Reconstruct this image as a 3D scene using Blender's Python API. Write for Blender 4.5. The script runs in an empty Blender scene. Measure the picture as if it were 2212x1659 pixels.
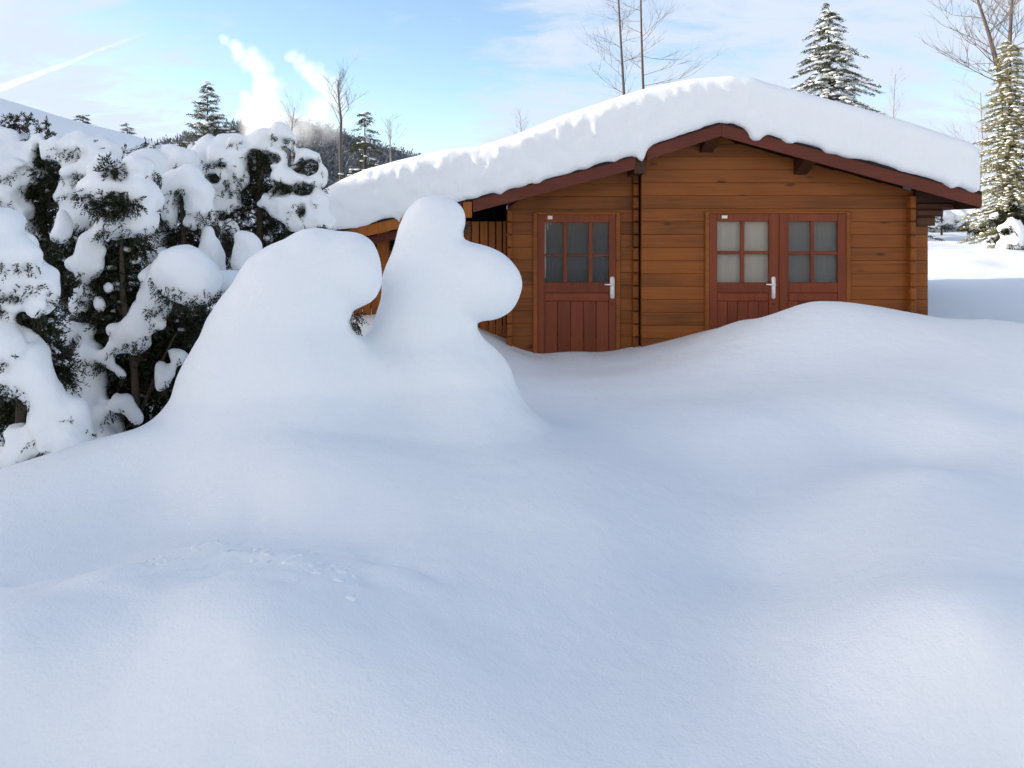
import bpy, math, random
import numpy as np
from mathutils import Vector, Matrix

R = math.radians
random.seed(4); rng = np.random.default_rng(4)
scene = bpy.context.scene
COL = scene.collection

# ------------------------------------------------------------------ camera, sky, sun, exposure
F, CX, HY, ZC = 1736.0, 1106.0, 500.0, 1.7        # focal length and principal point in photo pixels, eye height
cam = bpy.data.cameras.new("camera"); camo = bpy.data.objects.new("camera", cam); COL.objects.link(camo)
camo.location = (0, 0, ZC); camo.rotation_euler = (R(90), 0, 0)
cam.sensor_width = 36; cam.lens = 36 * F / 2212; cam.shift_y = -(829.5 - HY) / 2212
cam.clip_start = 0.05; cam.clip_end = 12000
scene.camera = camo

SUN_EL, SUN_AZ = 15.0, -86.5                       # azimuth from +Y towards +X
w = bpy.data.worlds.new("World"); scene.world = w; w.use_nodes = True
wn, wl = w.node_tree.nodes, w.node_tree.links
for n in list(wn): wn.remove(n)
def wnode(t, **kw):
    n = wn.new(t)
    for k, v in kw.items(): setattr(n, k, v)
    return n
def wmath(op, a, b=None, c=None, clamp=False):
    n = wnode('ShaderNodeMath', operation=op, use_clamp=clamp)
    for i, x in enumerate((a, b, c)):
        if x is None: continue
        if isinstance(x, (int, float)): n.inputs[i].default_value = x
        else: wl.new(x, n.inputs[i])
    return n.outputs[0]
def wrange(x, a, b, c=0.0, d=1.0):
    n = wnode('ShaderNodeMapRange', interpolation_type='SMOOTHSTEP'); wl.new(x, n.inputs[0])
    for i, v in enumerate((a, b, c, d)): n.inputs[1 + i].default_value = v
    return n.outputs[0]
out = wnode('ShaderNodeOutputWorld'); bg = wnode('ShaderNodeBackground')
sky = wnode('ShaderNodeTexSky', sky_type='NISHITA'); sky.sun_disc = False
sky.sun_elevation = R(SUN_EL); sky.sun_rotation = R(SUN_AZ); sky.altitude = 800
sky.air_density = 1.0; sky.dust_density = 0.6; sky.ozone_density = 1.6
tc = wnode('ShaderNodeTexCoord'); sep = wnode('ShaderNodeSeparateXYZ'); wl.new(tc.outputs['Generated'], sep.inputs[0])
den = wmath('ADD', wmath('MAXIMUM', sep.outputs[2], 0.0), 0.22)
comb = wnode('ShaderNodeCombineXYZ')
wl.new(wmath('DIVIDE', sep.outputs[0], den), comb.inputs[0]); wl.new(wmath('DIVIDE', sep.outputs[1], den), comb.inputs[1])
def wnoise(scale, detail, rough, dist, loc=(0, 0, 0), stretch=(1, 1, 1), rot=0):
    m = wnode('ShaderNodeMapping'); m.inputs['Location'].default_value = loc
    m.inputs['Scale'].default_value = stretch; m.inputs['Rotation'].default_value = (0, 0, rot)
    wl.new(comb.outputs[0], m.inputs[0])
    n = wnode('ShaderNodeTexNoise'); wl.new(m.outputs[0], n.inputs['Vector'])
    n.inputs['Scale'].default_value = scale; n.inputs['Detail'].default_value = detail
    n.inputs['Roughness'].default_value = rough; n.inputs['Distortion'].default_value = dist
    return n.outputs['Fac']
big = wnoise(0.9, 3, 0.5, 0.15, (3.1, 1.7, 0))
fine = wnoise(3.6, 9, 0.66, 0.4, (0.4, 5.2, 2), (1.0, 1.7, 1), 0.5)
# thin high cloud everywhere but one clear gap to the north-north-west
def wdirgap(px, py, r0, r1):
    v = Vector(((px - CX) / F, 1, (HY - py) / F)).normalized()
    d = wnode('ShaderNodeVectorMath', operation='DOT_PRODUCT'); wl.new(tc.outputs['Generated'], d.inputs[0])
    d.inputs[1].default_value = v
    return wrange(d.outputs['Value'], math.cos(r1), math.cos(r0))
gap = wmath('ADD', wdirgap(720, -20, 0.0, 0.30), wmath('MULTIPLY', wdirgap(850, 300, 0.0, 0.13), 0.6), clamp=True)
cov = wmath('ADD', wmath('ADD', wmath('MULTIPLY', big, 0.6), wmath('MULTIPLY', fine, 1.45)), -0.22)
cov = wmath('SUBTRACT', cov, wmath('MULTIPLY', gap, 0.34))
cov = wmath('SUBTRACT', cov, wrange(sep.outputs[2], 0.36, 0.6, 0.0, 0.40))      # clearer towards the zenith
cov = wmath('ADD', cov, wrange(sep.outputs[2], 0.20, 0.0, 0.0, 0.16))              # haze near the horizon
mask = wrange(cov, 0.42, 0.98, 0.05, 0.95)
mix = wnode('ShaderNodeMix', data_type='RGBA'); wl.new(mask, mix.inputs['Factor'])
wl.new(sky.outputs[0], mix.inputs['A'])
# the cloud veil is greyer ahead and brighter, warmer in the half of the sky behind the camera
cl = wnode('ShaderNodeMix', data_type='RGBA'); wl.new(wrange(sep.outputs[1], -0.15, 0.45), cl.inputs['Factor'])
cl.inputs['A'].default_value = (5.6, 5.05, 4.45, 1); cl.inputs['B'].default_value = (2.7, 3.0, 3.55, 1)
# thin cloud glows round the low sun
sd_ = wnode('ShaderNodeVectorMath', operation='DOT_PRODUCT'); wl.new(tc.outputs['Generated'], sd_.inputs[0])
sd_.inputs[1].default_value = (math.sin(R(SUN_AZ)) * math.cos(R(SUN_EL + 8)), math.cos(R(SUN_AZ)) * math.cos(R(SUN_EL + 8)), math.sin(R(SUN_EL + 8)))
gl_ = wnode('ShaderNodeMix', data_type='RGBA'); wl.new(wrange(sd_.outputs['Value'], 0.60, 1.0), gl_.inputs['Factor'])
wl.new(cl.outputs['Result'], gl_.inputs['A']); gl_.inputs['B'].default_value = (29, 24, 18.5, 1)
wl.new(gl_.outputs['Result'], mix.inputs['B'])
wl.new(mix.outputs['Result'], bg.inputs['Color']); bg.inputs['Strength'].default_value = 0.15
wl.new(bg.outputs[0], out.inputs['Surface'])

sl = bpy.data.lights.new("sun", 'SUN'); so = bpy.data.objects.new("sun", sl); COL.objects.link(so)
sl.energy = 3.0; sl.angle = R(0.5); sl.color = (1.0, 0.90, 0.76)
sdir = Vector((math.sin(R(SUN_AZ)) * math.cos(R(SUN_EL)), math.cos(R(SUN_AZ)) * math.cos(R(SUN_EL)), math.sin(R(SUN_EL))))
so.rotation_euler = sdir.to_track_quat('Z', 'Y').to_euler(); so.location = sdir * 60

scene.view_settings.view_transform = 'Standard'; scene.view_settings.look = 'None'
scene.view_settings.gamma = 1; scene.view_settings.exposure = 0.92
scene.cycles.max_bounces = 8; scene.cycles.diffuse_bounces = 5; scene.cycles.transparent_max_bounces = 8
scene.cycles.volume_bounces = 6

# ------------------------------------------------------------------ helpers
def at(px, py, Y): return Vector(((px - CX) * Y / F, Y, ZC - (py - HY) * Y / F))
def link(o): COL.objects.link(o); return o
def tag(o, label=None, cat=None, group=None, kind=None):
    if label: o['label'] = label
    if cat: o['category'] = cat
    if group: o['group'] = group
    if kind: o['kind'] = kind
    return o
def empty(name, loc=(0, 0, 0), label=None, cat=None, group=None):
    o = bpy.data.objects.new(name, None); o.empty_display_size = 0.2; link(o); o.location = loc
    return tag(o, label, cat, group)
def mesh_obj(name, verts, faces, mat, parent=None, smooth=False):
    """verts in world coordinates; faces an (n,k) array, a list of lists, or a list of arrays"""
    verts = np.asarray(verts, np.float32).reshape(-1, 3)
    if parent is not None: verts = verts - np.array(parent.matrix_basis.translation, np.float32) - (np.array(parent.parent.matrix_basis.translation, np.float32) if parent.parent else 0)
    me = bpy.data.meshes.new(name)
    if isinstance(faces, np.ndarray): groups = [faces]
    elif len(faces) and isinstance(faces[0], np.ndarray): groups = [f for f in faces if len(f)]
    else: groups = None
    if groups is None:
        me.from_pydata(verts.tolist(), [], faces)
    else:
        me.vertices.add(len(verts)); me.vertices.foreach_set('co', verts.ravel())
        tot = sum(g.size for g in groups); nf = sum(len(g) for g in groups)
        me.loops.add(tot); me.loops.foreach_set('vertex_index', np.concatenate([g.ravel() for g in groups]).astype(np.int32))
        starts, cnt, s = [], [], 0
        for g in groups:
            k = g.shape[1]; starts.append(s + np.arange(len(g)) * k); cnt.append(np.full(len(g), k)); s += g.size
        me.polygons.add(nf); me.polygons.foreach_set('loop_start', np.concatenate(starts).astype(np.int32))
        me.update(calc_edges=True)
    if smooth: me.polygons.foreach_set('use_smooth', np.ones(len(me.polygons), bool))
    me.materials.append(mat); me.update(); me.validate()
    o = bpy.data.objects.new(name, me); link(o)
    if parent is not None: o.parent = parent
    return o

class MB:
    """collects boxes, prisms and tubes for ONE mesh"""
    def __init__(s): s.v = []; s.f = []
    def add(s, vs, fs):
        n = len(s.v); s.v += [tuple(v) for v in vs]; s.f += [[i + n for i in f] for f in fs]; return s
    def box(s, x0, x1, y0, y1, z0, z1, b=0.0):
        if b <= 0:
            vs = [(x, y, z) for z in (z0, z1) for y in (y0, y1) for x in (x0, x1)]
            return s.add(vs, [[0, 2, 3, 1], [4, 5, 7, 6], [0, 1, 5, 4], [2, 6, 7, 3], [0, 4, 6, 2], [1, 3, 7, 5]])
        # chamfered on the front (low y) face
        vs = [(x0, y1, z0), (x1, y1, z0), (x1, y1, z1), (x0, y1, z1), (x0, y0 + b, z0), (x1, y0 + b, z0), (x1, y0 + b, z1), (x0, y0 + b, z1),
              (x0 + b, y0, z0 + b), (x1 - b, y0, z0 + b), (x1 - b, y0, z1 - b), (x0 + b, y0, z1 - b)]
        fs = [[3, 2, 1, 0]]
        for i in range(4):
            j = (i + 1) % 4; fs += [[i, j, 4 + j, 4 + i], [4 + i, 4 + j, 8 + j, 8 + i]]
        return s.add(vs, fs + [[8, 9, 10, 11]])
    def prism(s, poly, y0, y1):
        """poly: (x, z) outline, counter-clockwise seen from the camera"""
        n = len(poly)
        vs = [(x, y0, z) for x, z in poly] + [(x, y1, z) for x, z in poly]
        return s.add(vs, [list(range(n)), list(range(2 * n - 1, n - 1, -1))] + [[i, i + n, (i + 1) % n + n, (i + 1) % n] for i in range(n)])
    def tube(s, pts, rad, n=6, cap=True):
        pts = [Vector(p) for p in pts]; base = len(s.v); up = Vector((0.13, 0.3, 1)).normalized()
        for i, p in enumerate(pts):
            d = (pts[min(i + 1, len(pts) - 1)] - pts[max(i - 1, 0)]).normalized()
            a = d.cross(up)
            if a.length < 0.05: a = d.cross(Vector((1, 0, 0)))
            a.normalize(); b = d.cross(a); r = rad[i] if hasattr(rad, '__len__') else rad
            for k in range(n):
                t = 2 * math.pi * k / n; s.v.append(tuple(p + (a * math.cos(t) + b * math.sin(t)) * r))
        for i in range(len(pts) - 1):
            for k in range(n):
                k2 = (k + 1) % n; s.f.append([base + i * n + k, base + i * n + k2, base + (i + 1) * n + k2, base + (i + 1) * n + k])
        if cap:
            s.f.append([base + k for k in range(n)][::-1]); e = base + (len(pts) - 1) * n; s.f.append([e + k for k in range(n)])
        return s
    def build(s, name, mat, parent=None, smooth=False): return mesh_obj(name, s.v, s.f, mat, parent, smooth)

# ---- noise
_perm = np.random.default_rng(11).integers(0, 1 << 20, 4096)
def _h(i, j, k): return (_perm[(_perm[(_perm[i & 4095] + j) & 4095] + k) & 4095] / float(1 << 19) - 1.0).astype(np.float32)
def vnoise(x, y, z):
    xi, yi, zi = np.floor(x).astype(np.int64), np.floor(y).astype(np.int64), np.floor(z).astype(np.int64)
    fx, fy, fz = x - xi, y - yi, z - zi
    fx, fy, fz = [t * t * t * (t * (t * 6 - 15) + 10) for t in (fx, fy, fz)]
    r = 0
    for a in (0, 1):
        for b in (0, 1):
            for c in (0, 1):
                r = r + _h(xi + a, yi + b, zi + c) * (fx if a else 1 - fx) * (fy if b else 1 - fy) * (fz if c else 1 - fz)
    return r
def fbm(x, y, z, o=3):
    r, a = 0, 1.0
    for i in range(o):
        r = r + a * vnoise(x * 2 ** i + 17.3 * i, y * 2 ** i + 5.1 * i, z * 2 ** i + 9.7 * i); a *= 0.5
    return r
def smooth01(t): t = np.clip(t, 0, 1); return t * t * (3 - 2 * t)

# ---- implicit surfaces
def smin(a, b, k): h = np.maximum(k - np.abs(a - b), 0) / k; return np.minimum(a, b) - h * h * k * 0.25
def smax(a, b, k): return -smin(-a, -b, k)
def grid(lo, hi, h):
    ax = [np.arange(lo[i], hi[i] + h, h, dtype=np.float32) for i in range(3)]
    return np.meshgrid(*ax, indexing='ij')
def sd_ell(G, c, r, ang=0.0):
    x, y, z = G[0] - c[0], G[1] - c[1], G[2] - c[2]
    ca, sa = math.cos(ang), math.sin(ang)
    u, v = x * ca + z * sa, -x * sa + z * ca
    q = np.sqrt((u / r[0]) ** 2 + (y / r[1]) ** 2 + (v / r[2]) ** 2)
    q2 = np.sqrt((u / r[0] ** 2) ** 2 + (y / r[1] ** 2) ** 2 + (v / r[2] ** 2) ** 2) + 1e-6
    return q * (q - 1) / q2
def sd_cap(G, a, b, ra, rb):
    a, b = Vector(a), Vector(b); d = b - a; L = max(d.length_squared, 1e-9)
    t = np.clip(((G[0] - a.x) * d.x + (G[1] - a.y) * d.y + (G[2] - a.z) * d.z) / L, 0, 1)
    return np.sqrt((G[0] - a.x - t * d.x) ** 2 + (G[1] - a.y - t * d.y) ** 2 + (G[2] - a.z - t * d.z) ** 2) - (ra + (rb - ra) * t)
def surface_nets(V, lo, h):
    s = V < 0
    c = np.zeros(tuple(n - 1 for n in V.shape), np.int8)
    sl_ = lambda a, n: slice(a, n - 1 + a)
    nx, ny, nz = V.shape
    offs = [(a, b, d) for a in (0, 1) for b in (0, 1) for d in (0, 1)]
    for a, b, d in offs: c += s[sl_(a, nx), sl_(b, ny), sl_(d, nz)]
    act = (c > 0) & (c < 8); I, J, K = np.nonzero(act)
    idx = np.full(c.shape, -1, np.int64); idx[act] = np.arange(len(I))
    vals = {o: V[I + o[0], J + o[1], K + o[2]] for o in offs}
    pos = np.zeros((len(I), 3), np.float32); cnt = np.zeros(len(I), np.float32)
    for o in offs:
        for ax in range(3):
            if o[ax]: continue
            p = list(o); p[ax] = 1; p = tuple(p)
            va, vb = vals[o], vals[p]; m = (va < 0) != (vb < 0)
            t = np.where(m, va / np.where(m, va - vb, 1), 0)
            q = np.zeros((len(I), 3), np.float32) + np.array(o, np.float32); q[:, ax] += t
            pos[m] += q[m]; cnt[m] += 1
    pos /= cnt[:, None]
    pos = (pos + np.stack([I, J, K], 1)) * h + np.array(lo, np.float32)
    quads = []
    for ax in range(3):
        b, d = [(1, 2), (2, 0), (0, 1)][ax]
        m = np.zeros(V.shape, bool)
        A = [slice(None)] * 3; B = [slice(None)] * 3; A[ax] = slice(0, -1); B[ax] = slice(1, None)
        m[tuple(A)] = s[tuple(A)] != s[tuple(B)]
        for q in (b, d):
            e = [slice(None)] * 3; e[q] = 0; m[tuple(e)] = False
            e[q] = -1; m[tuple(e)] = False
        P = np.stack(np.nonzero(m), 1)
        eb = np.zeros(3, int); eb[b] = 1; ed = np.zeros(3, int); ed[d] = 1
        qs = [idx[tuple((P + o).T)] for o in (-eb - ed, -ed, 0 * eb, -eb)]
        Q = np.stack(qs, 1); fl = ~s[tuple(P.T)]
        Q[fl] = Q[fl][:, ::-1]; quads.append(Q)
    return pos, np.concatenate(quads)

# ------------------------------------------------------------------ materials
def mat(name):
    m = bpy.data.materials.new(name); m.use_nodes = True
    nt = m.node_tree; b = nt.nodes['Principled BSDF']
    return m, nt, b
def N(nt, t, ins=None, **kw):
    n = nt.nodes.new(t)
    for k, v in kw.items(): setattr(n, k, v)
    for k, v in (ins or {}).items():
        if hasattr(v, 'node'): nt.links.new(v, n.inputs[k])
        else: n.inputs[k].default_value = v
    return n
def ramp(nt, fac, stops):
    r = N(nt, 'ShaderNodeValToRGB', {0: fac}); e = r.color_ramp.elements
    while len(e) < len(stops): e.new(0.5)
    for x, (p, c) in zip(e, stops): x.position = p; x.color = (*c, 1)
    return r.outputs[0]
def simple(name, col, rough=0.7, spec=0.3, metal=0.0):
    m, nt, b = mat(name); b.inputs['Base Color'].default_value = (*col, 1); b.inputs['Roughness'].default_value = rough
    b.inputs['Specular IOR Level'].default_value = spec; b.inputs['Metallic'].default_value = metal
    return m

def make_snow(name, s1, s2, st):
    m, nt, b = mat(name); g = N(nt, 'ShaderNodeNewGeometry').outputs['Position']
    n1 = N(nt, 'ShaderNodeTexNoise', {'Vector': g, 'Scale': s1, 'Detail': 5.0, 'Roughness': 0.6}).outputs['Fac']
    n2 = N(nt, 'ShaderNodeTexNoise', {'Vector': g, 'Scale': s2, 'Detail': 3.0}).outputs['Fac']
    h = N(nt, 'ShaderNodeMath', {0: n1, 1: N(nt, 'ShaderNodeMath', {0: n2, 1: 0.25}, operation='MULTIPLY').outputs[0]}, operation='ADD').outputs[0]
    bp = N(nt, 'ShaderNodeBump', {'Height': h, 'Strength': st, 'Distance': 0.03})
    nt.links.new(bp.outputs[0], b.inputs['Normal'])
    b.inputs['Base Color'].default_value = (0.868, 0.905, 0.928, 1); b.inputs['Roughness'].default_value = 0.55
    b.inputs['Specular IOR Level'].default_value = 0.15
    return m
SNOW = make_snow('snow', 7.0, 90.0, 0.4)
SNOW_FAR = make_snow('snow_far', 0.6, 6.0, 0.3)

def make_wood(name, cols, gscale=(0.9, 8, 34), rough=0.5, axis_z=False, knots=True, vary=0.22):
    m, nt, b = mat(name); g = N(nt, 'ShaderNodeTexCoord').outputs['Object']
    isl = N(nt, 'ShaderNodeNewGeometry').outputs['Random Per Island']
    off = N(nt, 'ShaderNodeCombineXYZ', {0: N(nt, 'ShaderNodeMath', {0: isl, 1: 37.0}, operation='MULTIPLY').outputs[0], 1: isl, 2: 0.0}).outputs[0]
    gv = N(nt, 'ShaderNodeVectorMath', {0: g, 1: off}, operation='ADD').outputs[0]
    sc = (gscale[2], gscale[1], gscale[0]) if axis_z else gscale
    mp = N(nt, 'ShaderNodeMapping', {'Vector': gv, 'Scale': sc}).outputs[0]
    n1 = N(nt, 'ShaderNodeTexNoise', {'Vector': mp, 'Scale': 1.0, 'Detail': 6.0, 'Roughness': 0.65, 'Distortion': 0.6}).outputs['Fac']
    n2 = N(nt, 'ShaderNodeTexNoise', {'Vector': gv, 'Scale': 1.1, 'Detail': 3.0}).outputs['Fac']
    f = N(nt, 'ShaderNodeMath', {0: n1, 1: N(nt, 'ShaderNodeMath', {0: n2, 1: 0.8}, operation='MULTIPLY').outputs[0]}, operation='ADD').outputs[0]
    f = N(nt, 'ShaderNodeMath', {0: f, 1: N(nt, 'ShaderNodeMath', {0: isl, 1: vary}, operation='MULTIPLY').outputs[0]}, operation='ADD').outputs[0]
    col = ramp(nt, N(nt, 'ShaderNodeMapRange', {0: f, 1: 0.68, 2: 1.42}).outputs[0], [(0, cols[0]), (0.5, cols[1]), (1, cols[2])])
    if knots:
        v = N(nt, 'ShaderNodeTexVoronoi', {'Vector': N(nt, 'ShaderNodeMapping', {'Vector': gv, 'Scale': (1.6, 1, 4.5) if not axis_z else (4.5, 1, 1.6)}).outputs[0], 'Scale': 1.0}).outputs['Distance']
        k = N(nt, 'ShaderNodeMapRange', {0: v, 1: 0.05, 2: 0.13, 3: 0.75, 4: 0.0}).outputs[0]
        mx = N(nt, 'ShaderNodeMix', {'Factor': k, 'A': col, 'B': (*[c * 0.35 for c in cols[0]], 1)}, data_type='RGBA')
        col = mx.outputs['Result']
    nt.links.new(col, b.inputs['Base Color'])
    bp = N(nt, 'ShaderNodeBump', {'Height': n1, 'Strength': 0.25, 'Distance': 0.006}); nt.links.new(bp.outputs[0], b.inputs['Normal'])
    b.inputs['Roughness'].default_value = rough; b.inputs['Specular IOR Level'].default_value = 0.25
    return m
LOG = make_wood('honey_log_wood', [(0.105, 0.036, 0.008), (0.24, 0.071, 0.011), (0.315, 0.107, 0.019)])
PLANK = make_wood('orange_plank_wood', [(0.16, 0.045, 0.008), (0.31, 0.095, 0.014), (0.40, 0.14, 0.025)], axis_z=True)
RED = make_wood('red_brown_stain', [(0.12, 0.026, 0.010), (0.19, 0.042, 0.015), (0.25, 0.06, 0.022)], axis_z=True, knots=False, vary=0.2)
REDH = make_wood('red_brown_fascia_stain', [(0.07, 0.016, 0.009), (0.115, 0.025, 0.014), (0.15, 0.036, 0.02)], knots=False)
DARKWOOD = make_wood('dark_wood', [(0.035, 0.014, 0.006), (0.06, 0.022, 0.009), (0.09, 0.035, 0.013)])
FELT = simple('roof_felt', (0.02, 0.018, 0.018), 0.9)
METAL = simple('pale_metal', (0.86, 0.84, 0.83), 0.35, 0.5, 0.15)
STICKER = simple('white_sticker', (0.8, 0.74, 0.68), 0.6)
LOCK = simple('dark_lock', (0.02, 0.015, 0.012), 0.4)
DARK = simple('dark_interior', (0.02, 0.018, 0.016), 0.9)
def make_glass():
    m, nt, b = mat('window_glass')
    tr = N(nt, 'ShaderNodeBsdfTransparent', {'Color': (0.95, 0.94, 0.92, 1)}); gl = N(nt, 'ShaderNodeBsdfGlossy', {'Color': (0.95, 0.95, 0.95, 1), 'Roughness': 0.03})
    fc = N(nt, 'ShaderNodeLayerWeight', {'Blend': 0.5}).outputs['Facing']
    fr = N(nt, 'ShaderNodeMath', {0: N(nt, 'ShaderNodeMath', {0: fc, 1: 4.0}, operation='POWER').outputs[0], 1: 0.7, 2: 0.014}, operation='MULTIPLY_ADD')
    mx = N(nt, 'ShaderNodeMixShader', {0: fr.outputs[0], 1: tr.outputs[0], 2: gl.outputs[0]})
    nt.links.new(mx.outputs[0], nt.nodes['Material Output'].inputs['Surface']); return m
GLASS = make_glass()
def cloth(name, c):
    m, nt, b = mat(name); g = N(nt, 'ShaderNodeTexCoord').outputs['Object']
    n = N(nt, 'ShaderNodeTexNoise', {'Vector': N(nt, 'ShaderNodeMapping', {'Vector': g, 'Scale': (9, 1, 2.2)}).outputs[0], 'Scale': 1.0, 'Detail': 3.0}).outputs['Fac']
    nt.links.new(ramp(nt, n, [(0.3, [x * 0.93 for x in c]), (0.7, [min(1, x * 1.06) for x in c])]), b.inputs['Base Color'])
    b.inputs['Roughness'].default_value = 0.9; return m
CURT_PALE = cloth('pale_curtain_cloth', (0.40, 0.385, 0.35)); CURT_GREY = cloth('grey_curtain_cloth', (0.14, 0.145, 0.15)); CURT_DARK = cloth('dark_curtain_cloth', (0.04, 0.046, 0.05))

def leafmat(name, cols, rough=0.5):
    m, nt, b = mat(name)
    isl = N(nt, 'ShaderNodeNewGeometry').outputs['Random Per Island']
    n = len(cols); col = ramp(nt, isl, [(i / max(1, n - 1), c) for i, c in enumerate(cols)])
    nt.links.new(col, b.inputs['Base Color']); b.inputs['Roughness'].default_value = rough; b.inputs['Specular IOR Level'].default_value = 0.3
    return m
YEW = leafmat('dark_evergreen_leaf', [(0.011, 0.018, 0.009), (0.022, 0.035, 0.013), (0.008, 0.012, 0.007), (0.034, 0.042, 0.016), (0.042, 0.027, 0.012), (0.013, 0.02, 0.011)])
SPRUCE = leafmat('spruce_needle', [(0.028, 0.036, 0.018), (0.05, 0.06, 0.028), (0.075, 0.07, 0.03), (0.03, 0.036, 0.02)])
GOLDEN = leafmat('golden_needle', [(0.14, 0.13, 0.055), (0.21, 0.19, 0.08), (0.28, 0.25, 0.12), (0.10, 0.10, 0.05)])
BARK = make_wood('bark', [(0.035, 0.025, 0.018), (0.07, 0.05, 0.036), (0.11, 0.085, 0.062)], axis_z=True, knots=False, rough=0.9)
BARK_GREY = simple('grey_bark', (0.12, 0.10, 0.09), 0.9, 0.1)
TWIG = simple('grey_brown_twig', (0.17, 0.145, 0.125), 0.9, 0.1)
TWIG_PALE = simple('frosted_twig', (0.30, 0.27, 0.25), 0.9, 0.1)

# ------------------------------------------------------------------ terrain
CTRL = [  # photo x, photo y, distance: the snow surface read off the photograph
 (0,1659,2.3),(550,1659,2.3),(1106,1659,2.25),(1660,1659,2.3),(2212,1659,2.3),
 (0,1420,2.45),(300,1300,2.78),(550,1400,2.5),(1106,1420,2.85),(1640,1440,2.85),(2150,1400,2.45),
 (150,1270,3.15),(400,1165,3.42),(520,1165,3.42),(640,1200,3.35),(740,1235,3.25),(400,1138,4.05),(560,1130,4.05),(740,1185,3.75),(870,1190,3.55),
 (0,1250,3.4),(0,1030,4.3),(180,965,4.6),(330,934,4.62),(480,955,4.5),(620,1028,4.22),(150,1100,4.05),(350,1060,4.3),(500,1100,4.1),
 (900,1130,3.95),(1000,1040,4.5),(1200,1000,4.85),(1100,1150,3.9),(1300,1300,3.4),(1250,1100,4.2),
 (1640,1250,3.85),(1600,1080,4.8),(1500,950,5.7),(1480,850,7.0),(1350,900,6.2),(1300,800,9.0),
 (1150,766,10.1),(1300,768,10.15),(1230,765,10.1),(1050,722,9.9),(1000,700,9.9),(800,700,9.9),
 (1385,757,9.9),(1460,740,9.7),(1530,718,9.5),(1600,692,9.2),(1690,681,9.0),(1720,660,8.8),(1760,648,8.6),(1860,656,8.6),(1990,678,8.6),(2060,690,8.5),(2110,688,8.4),(2212,700,8.2),
 (1530,745,8.6),(1650,730,8.0),
 (1900,760,7.4),(2100,800,6.8),(1750,800,7.2),(1800,880,6.1),(1650,900,5.9),(2050,900,5.7),(2212,890,5.9),
 (1950,985,5.45),(1780,1030,4.95),(2000,1008,4.4),(2120,1045,4.25),(2212,1085,4.1),(1930,1180,3.5),(2212,1250,2.95),
 (2000,690,10.8),(2212,700,11.0),(2060,640,12.2),(2212,640,12.2),(2010,603,14.0),(2212,598,14.2),(2100,550,19.0),(2060,493,34.0),(2212,520,30.0),
 (330,960,6.0),(0,1040,6.0),(600,900,6.2),(0,880,8.5),(400,800,9.0),(700,740,9.4),
]
P = np.array([at(*c) for c in CTRL], np.float64)
P = np.vstack([P, [(-2.1, 5.35, 0.27), (-2.8, 5.3, 0.2), (-1.5, 5.3, 0.28), (-14, 2, 0.3), (-9, -4, 0.1), (0, -8, 0.0), (9, -4, 0.1), (14, 3, 0.5), (0, 0.5, 0.2), (4, 0.5, 0.25), (-4, 0.5, 0.2), (12, 9, 0.9), (0, 14, 0.6), (5, 16, 0.9), (0, 25, 1.0), (0, 36, 1.0), (-6, 14, 1.0), (-12, 11, 2.2), (-14, 16, 2.6), (20, 14, 1.0), (26, 34, 1.8), (-8, 30, 1.6)]])
def tps(r2): return np.where(r2 > 1e-12, 0.5 * r2 * np.log(np.maximum(r2, 1e-12)), 0)
n_ = len(P); A_ = np.zeros((n_ + 3, n_ + 3))
D2 = ((P[:, None, :2] - P[None, :, :2]) ** 2).sum(-1)
A_[:n_, :n_] = tps(D2) + np.eye(n_) * 0.004; A_[:n_, n_] = 1; A_[:n_, n_ + 1:] = P[:, :2]; A_[n_:, :n_] = A_[:n_, n_:].T
W_ = np.linalg.solve(A_, np.concatenate([P[:, 2], np.zeros(3)]))
def ground_h(x, y):
    x = np.asarray(x, np.float64); y = np.asarray(y, np.float64); sh = x.shape; x = x.ravel(); y = y.ravel()
    xc, yc = np.clip(x, -15, 28), np.clip(y, -8, 38)
    z = np.full(x.shape, W_[n_]) + W_[n_ + 1] * xc + W_[n_ + 2] * yc
    for i in range(n_): z += W_[i] * tps((xc - P[i, 0]) ** 2 + (yc - P[i, 1]) ** 2)
    far = smooth01((np.maximum(np.maximum(-13 - x, x - 26), np.maximum(-6 - y, y - 36))) / 30)
    z = z * (1 - far) + 1.2 * far
    z += 0.022 * fbm(x * 0.9, y * 0.9, 0 * x, 3) * smooth01((y - 1.5) / 2)
    # broken, shovelled snow close to the camera
    d = np.sqrt(((x + 1.15) / 0.95) ** 2 + ((y - 3.30) / 0.42) ** 2); m = smooth01((1.3 - d) / 0.7)
    lump = fbm(x * 2.6, y * 2.6, 0 * x + 3, 3)
    z += m * (0.040 * np.tanh(lump * 1.8) + 0.003 * fbm(x * 9, y * 9, 0 * x + 7, 2))
    m2 = smooth01((5.0 - y) / 2.5) * smooth01((0.6 - x) / 1.2)
    z += m2 * (0.005 * fbm(x * 4, y * 5, 0 * x + 9, 3))
    # the far field is wind-rippled
    z += smooth01((y - 13) / 4) * smooth01((x - 4) / 3) * (0.18 * fbm(x * 0.28, y * 0.8, 0 * x + 5, 3))
    return z.reshape(sh)
def axis(parts):
    r = []
    for a, b, n in parts: r += list(np.linspace(a, b, n, endpoint=False))
    return np.array(r + [parts[-1][1]])
gx = axis([(-6000, -600, 6), (-600, -60, 12), (-60, -12, 40), (-12, -5, 60), (-5, 6.5, 360), (6.5, 14, 90), (14, 40, 60), (40, 600, 14), (600, 6000, 6)])
gy = axis([(-3000, -200, 5), (-200, -10, 20), (-10, 1.4, 40), (1.4, 6.5, 260), (6.5, 11, 130), (11, 20, 100), (20, 44, 80), (44, 300, 24), (300, 9000, 10)])
XX, YY = np.meshgrid(gx, gy, indexing='xy'); ZZ = ground_h(XX, YY)
nx, ny = len(gx), len(gy)
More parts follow.
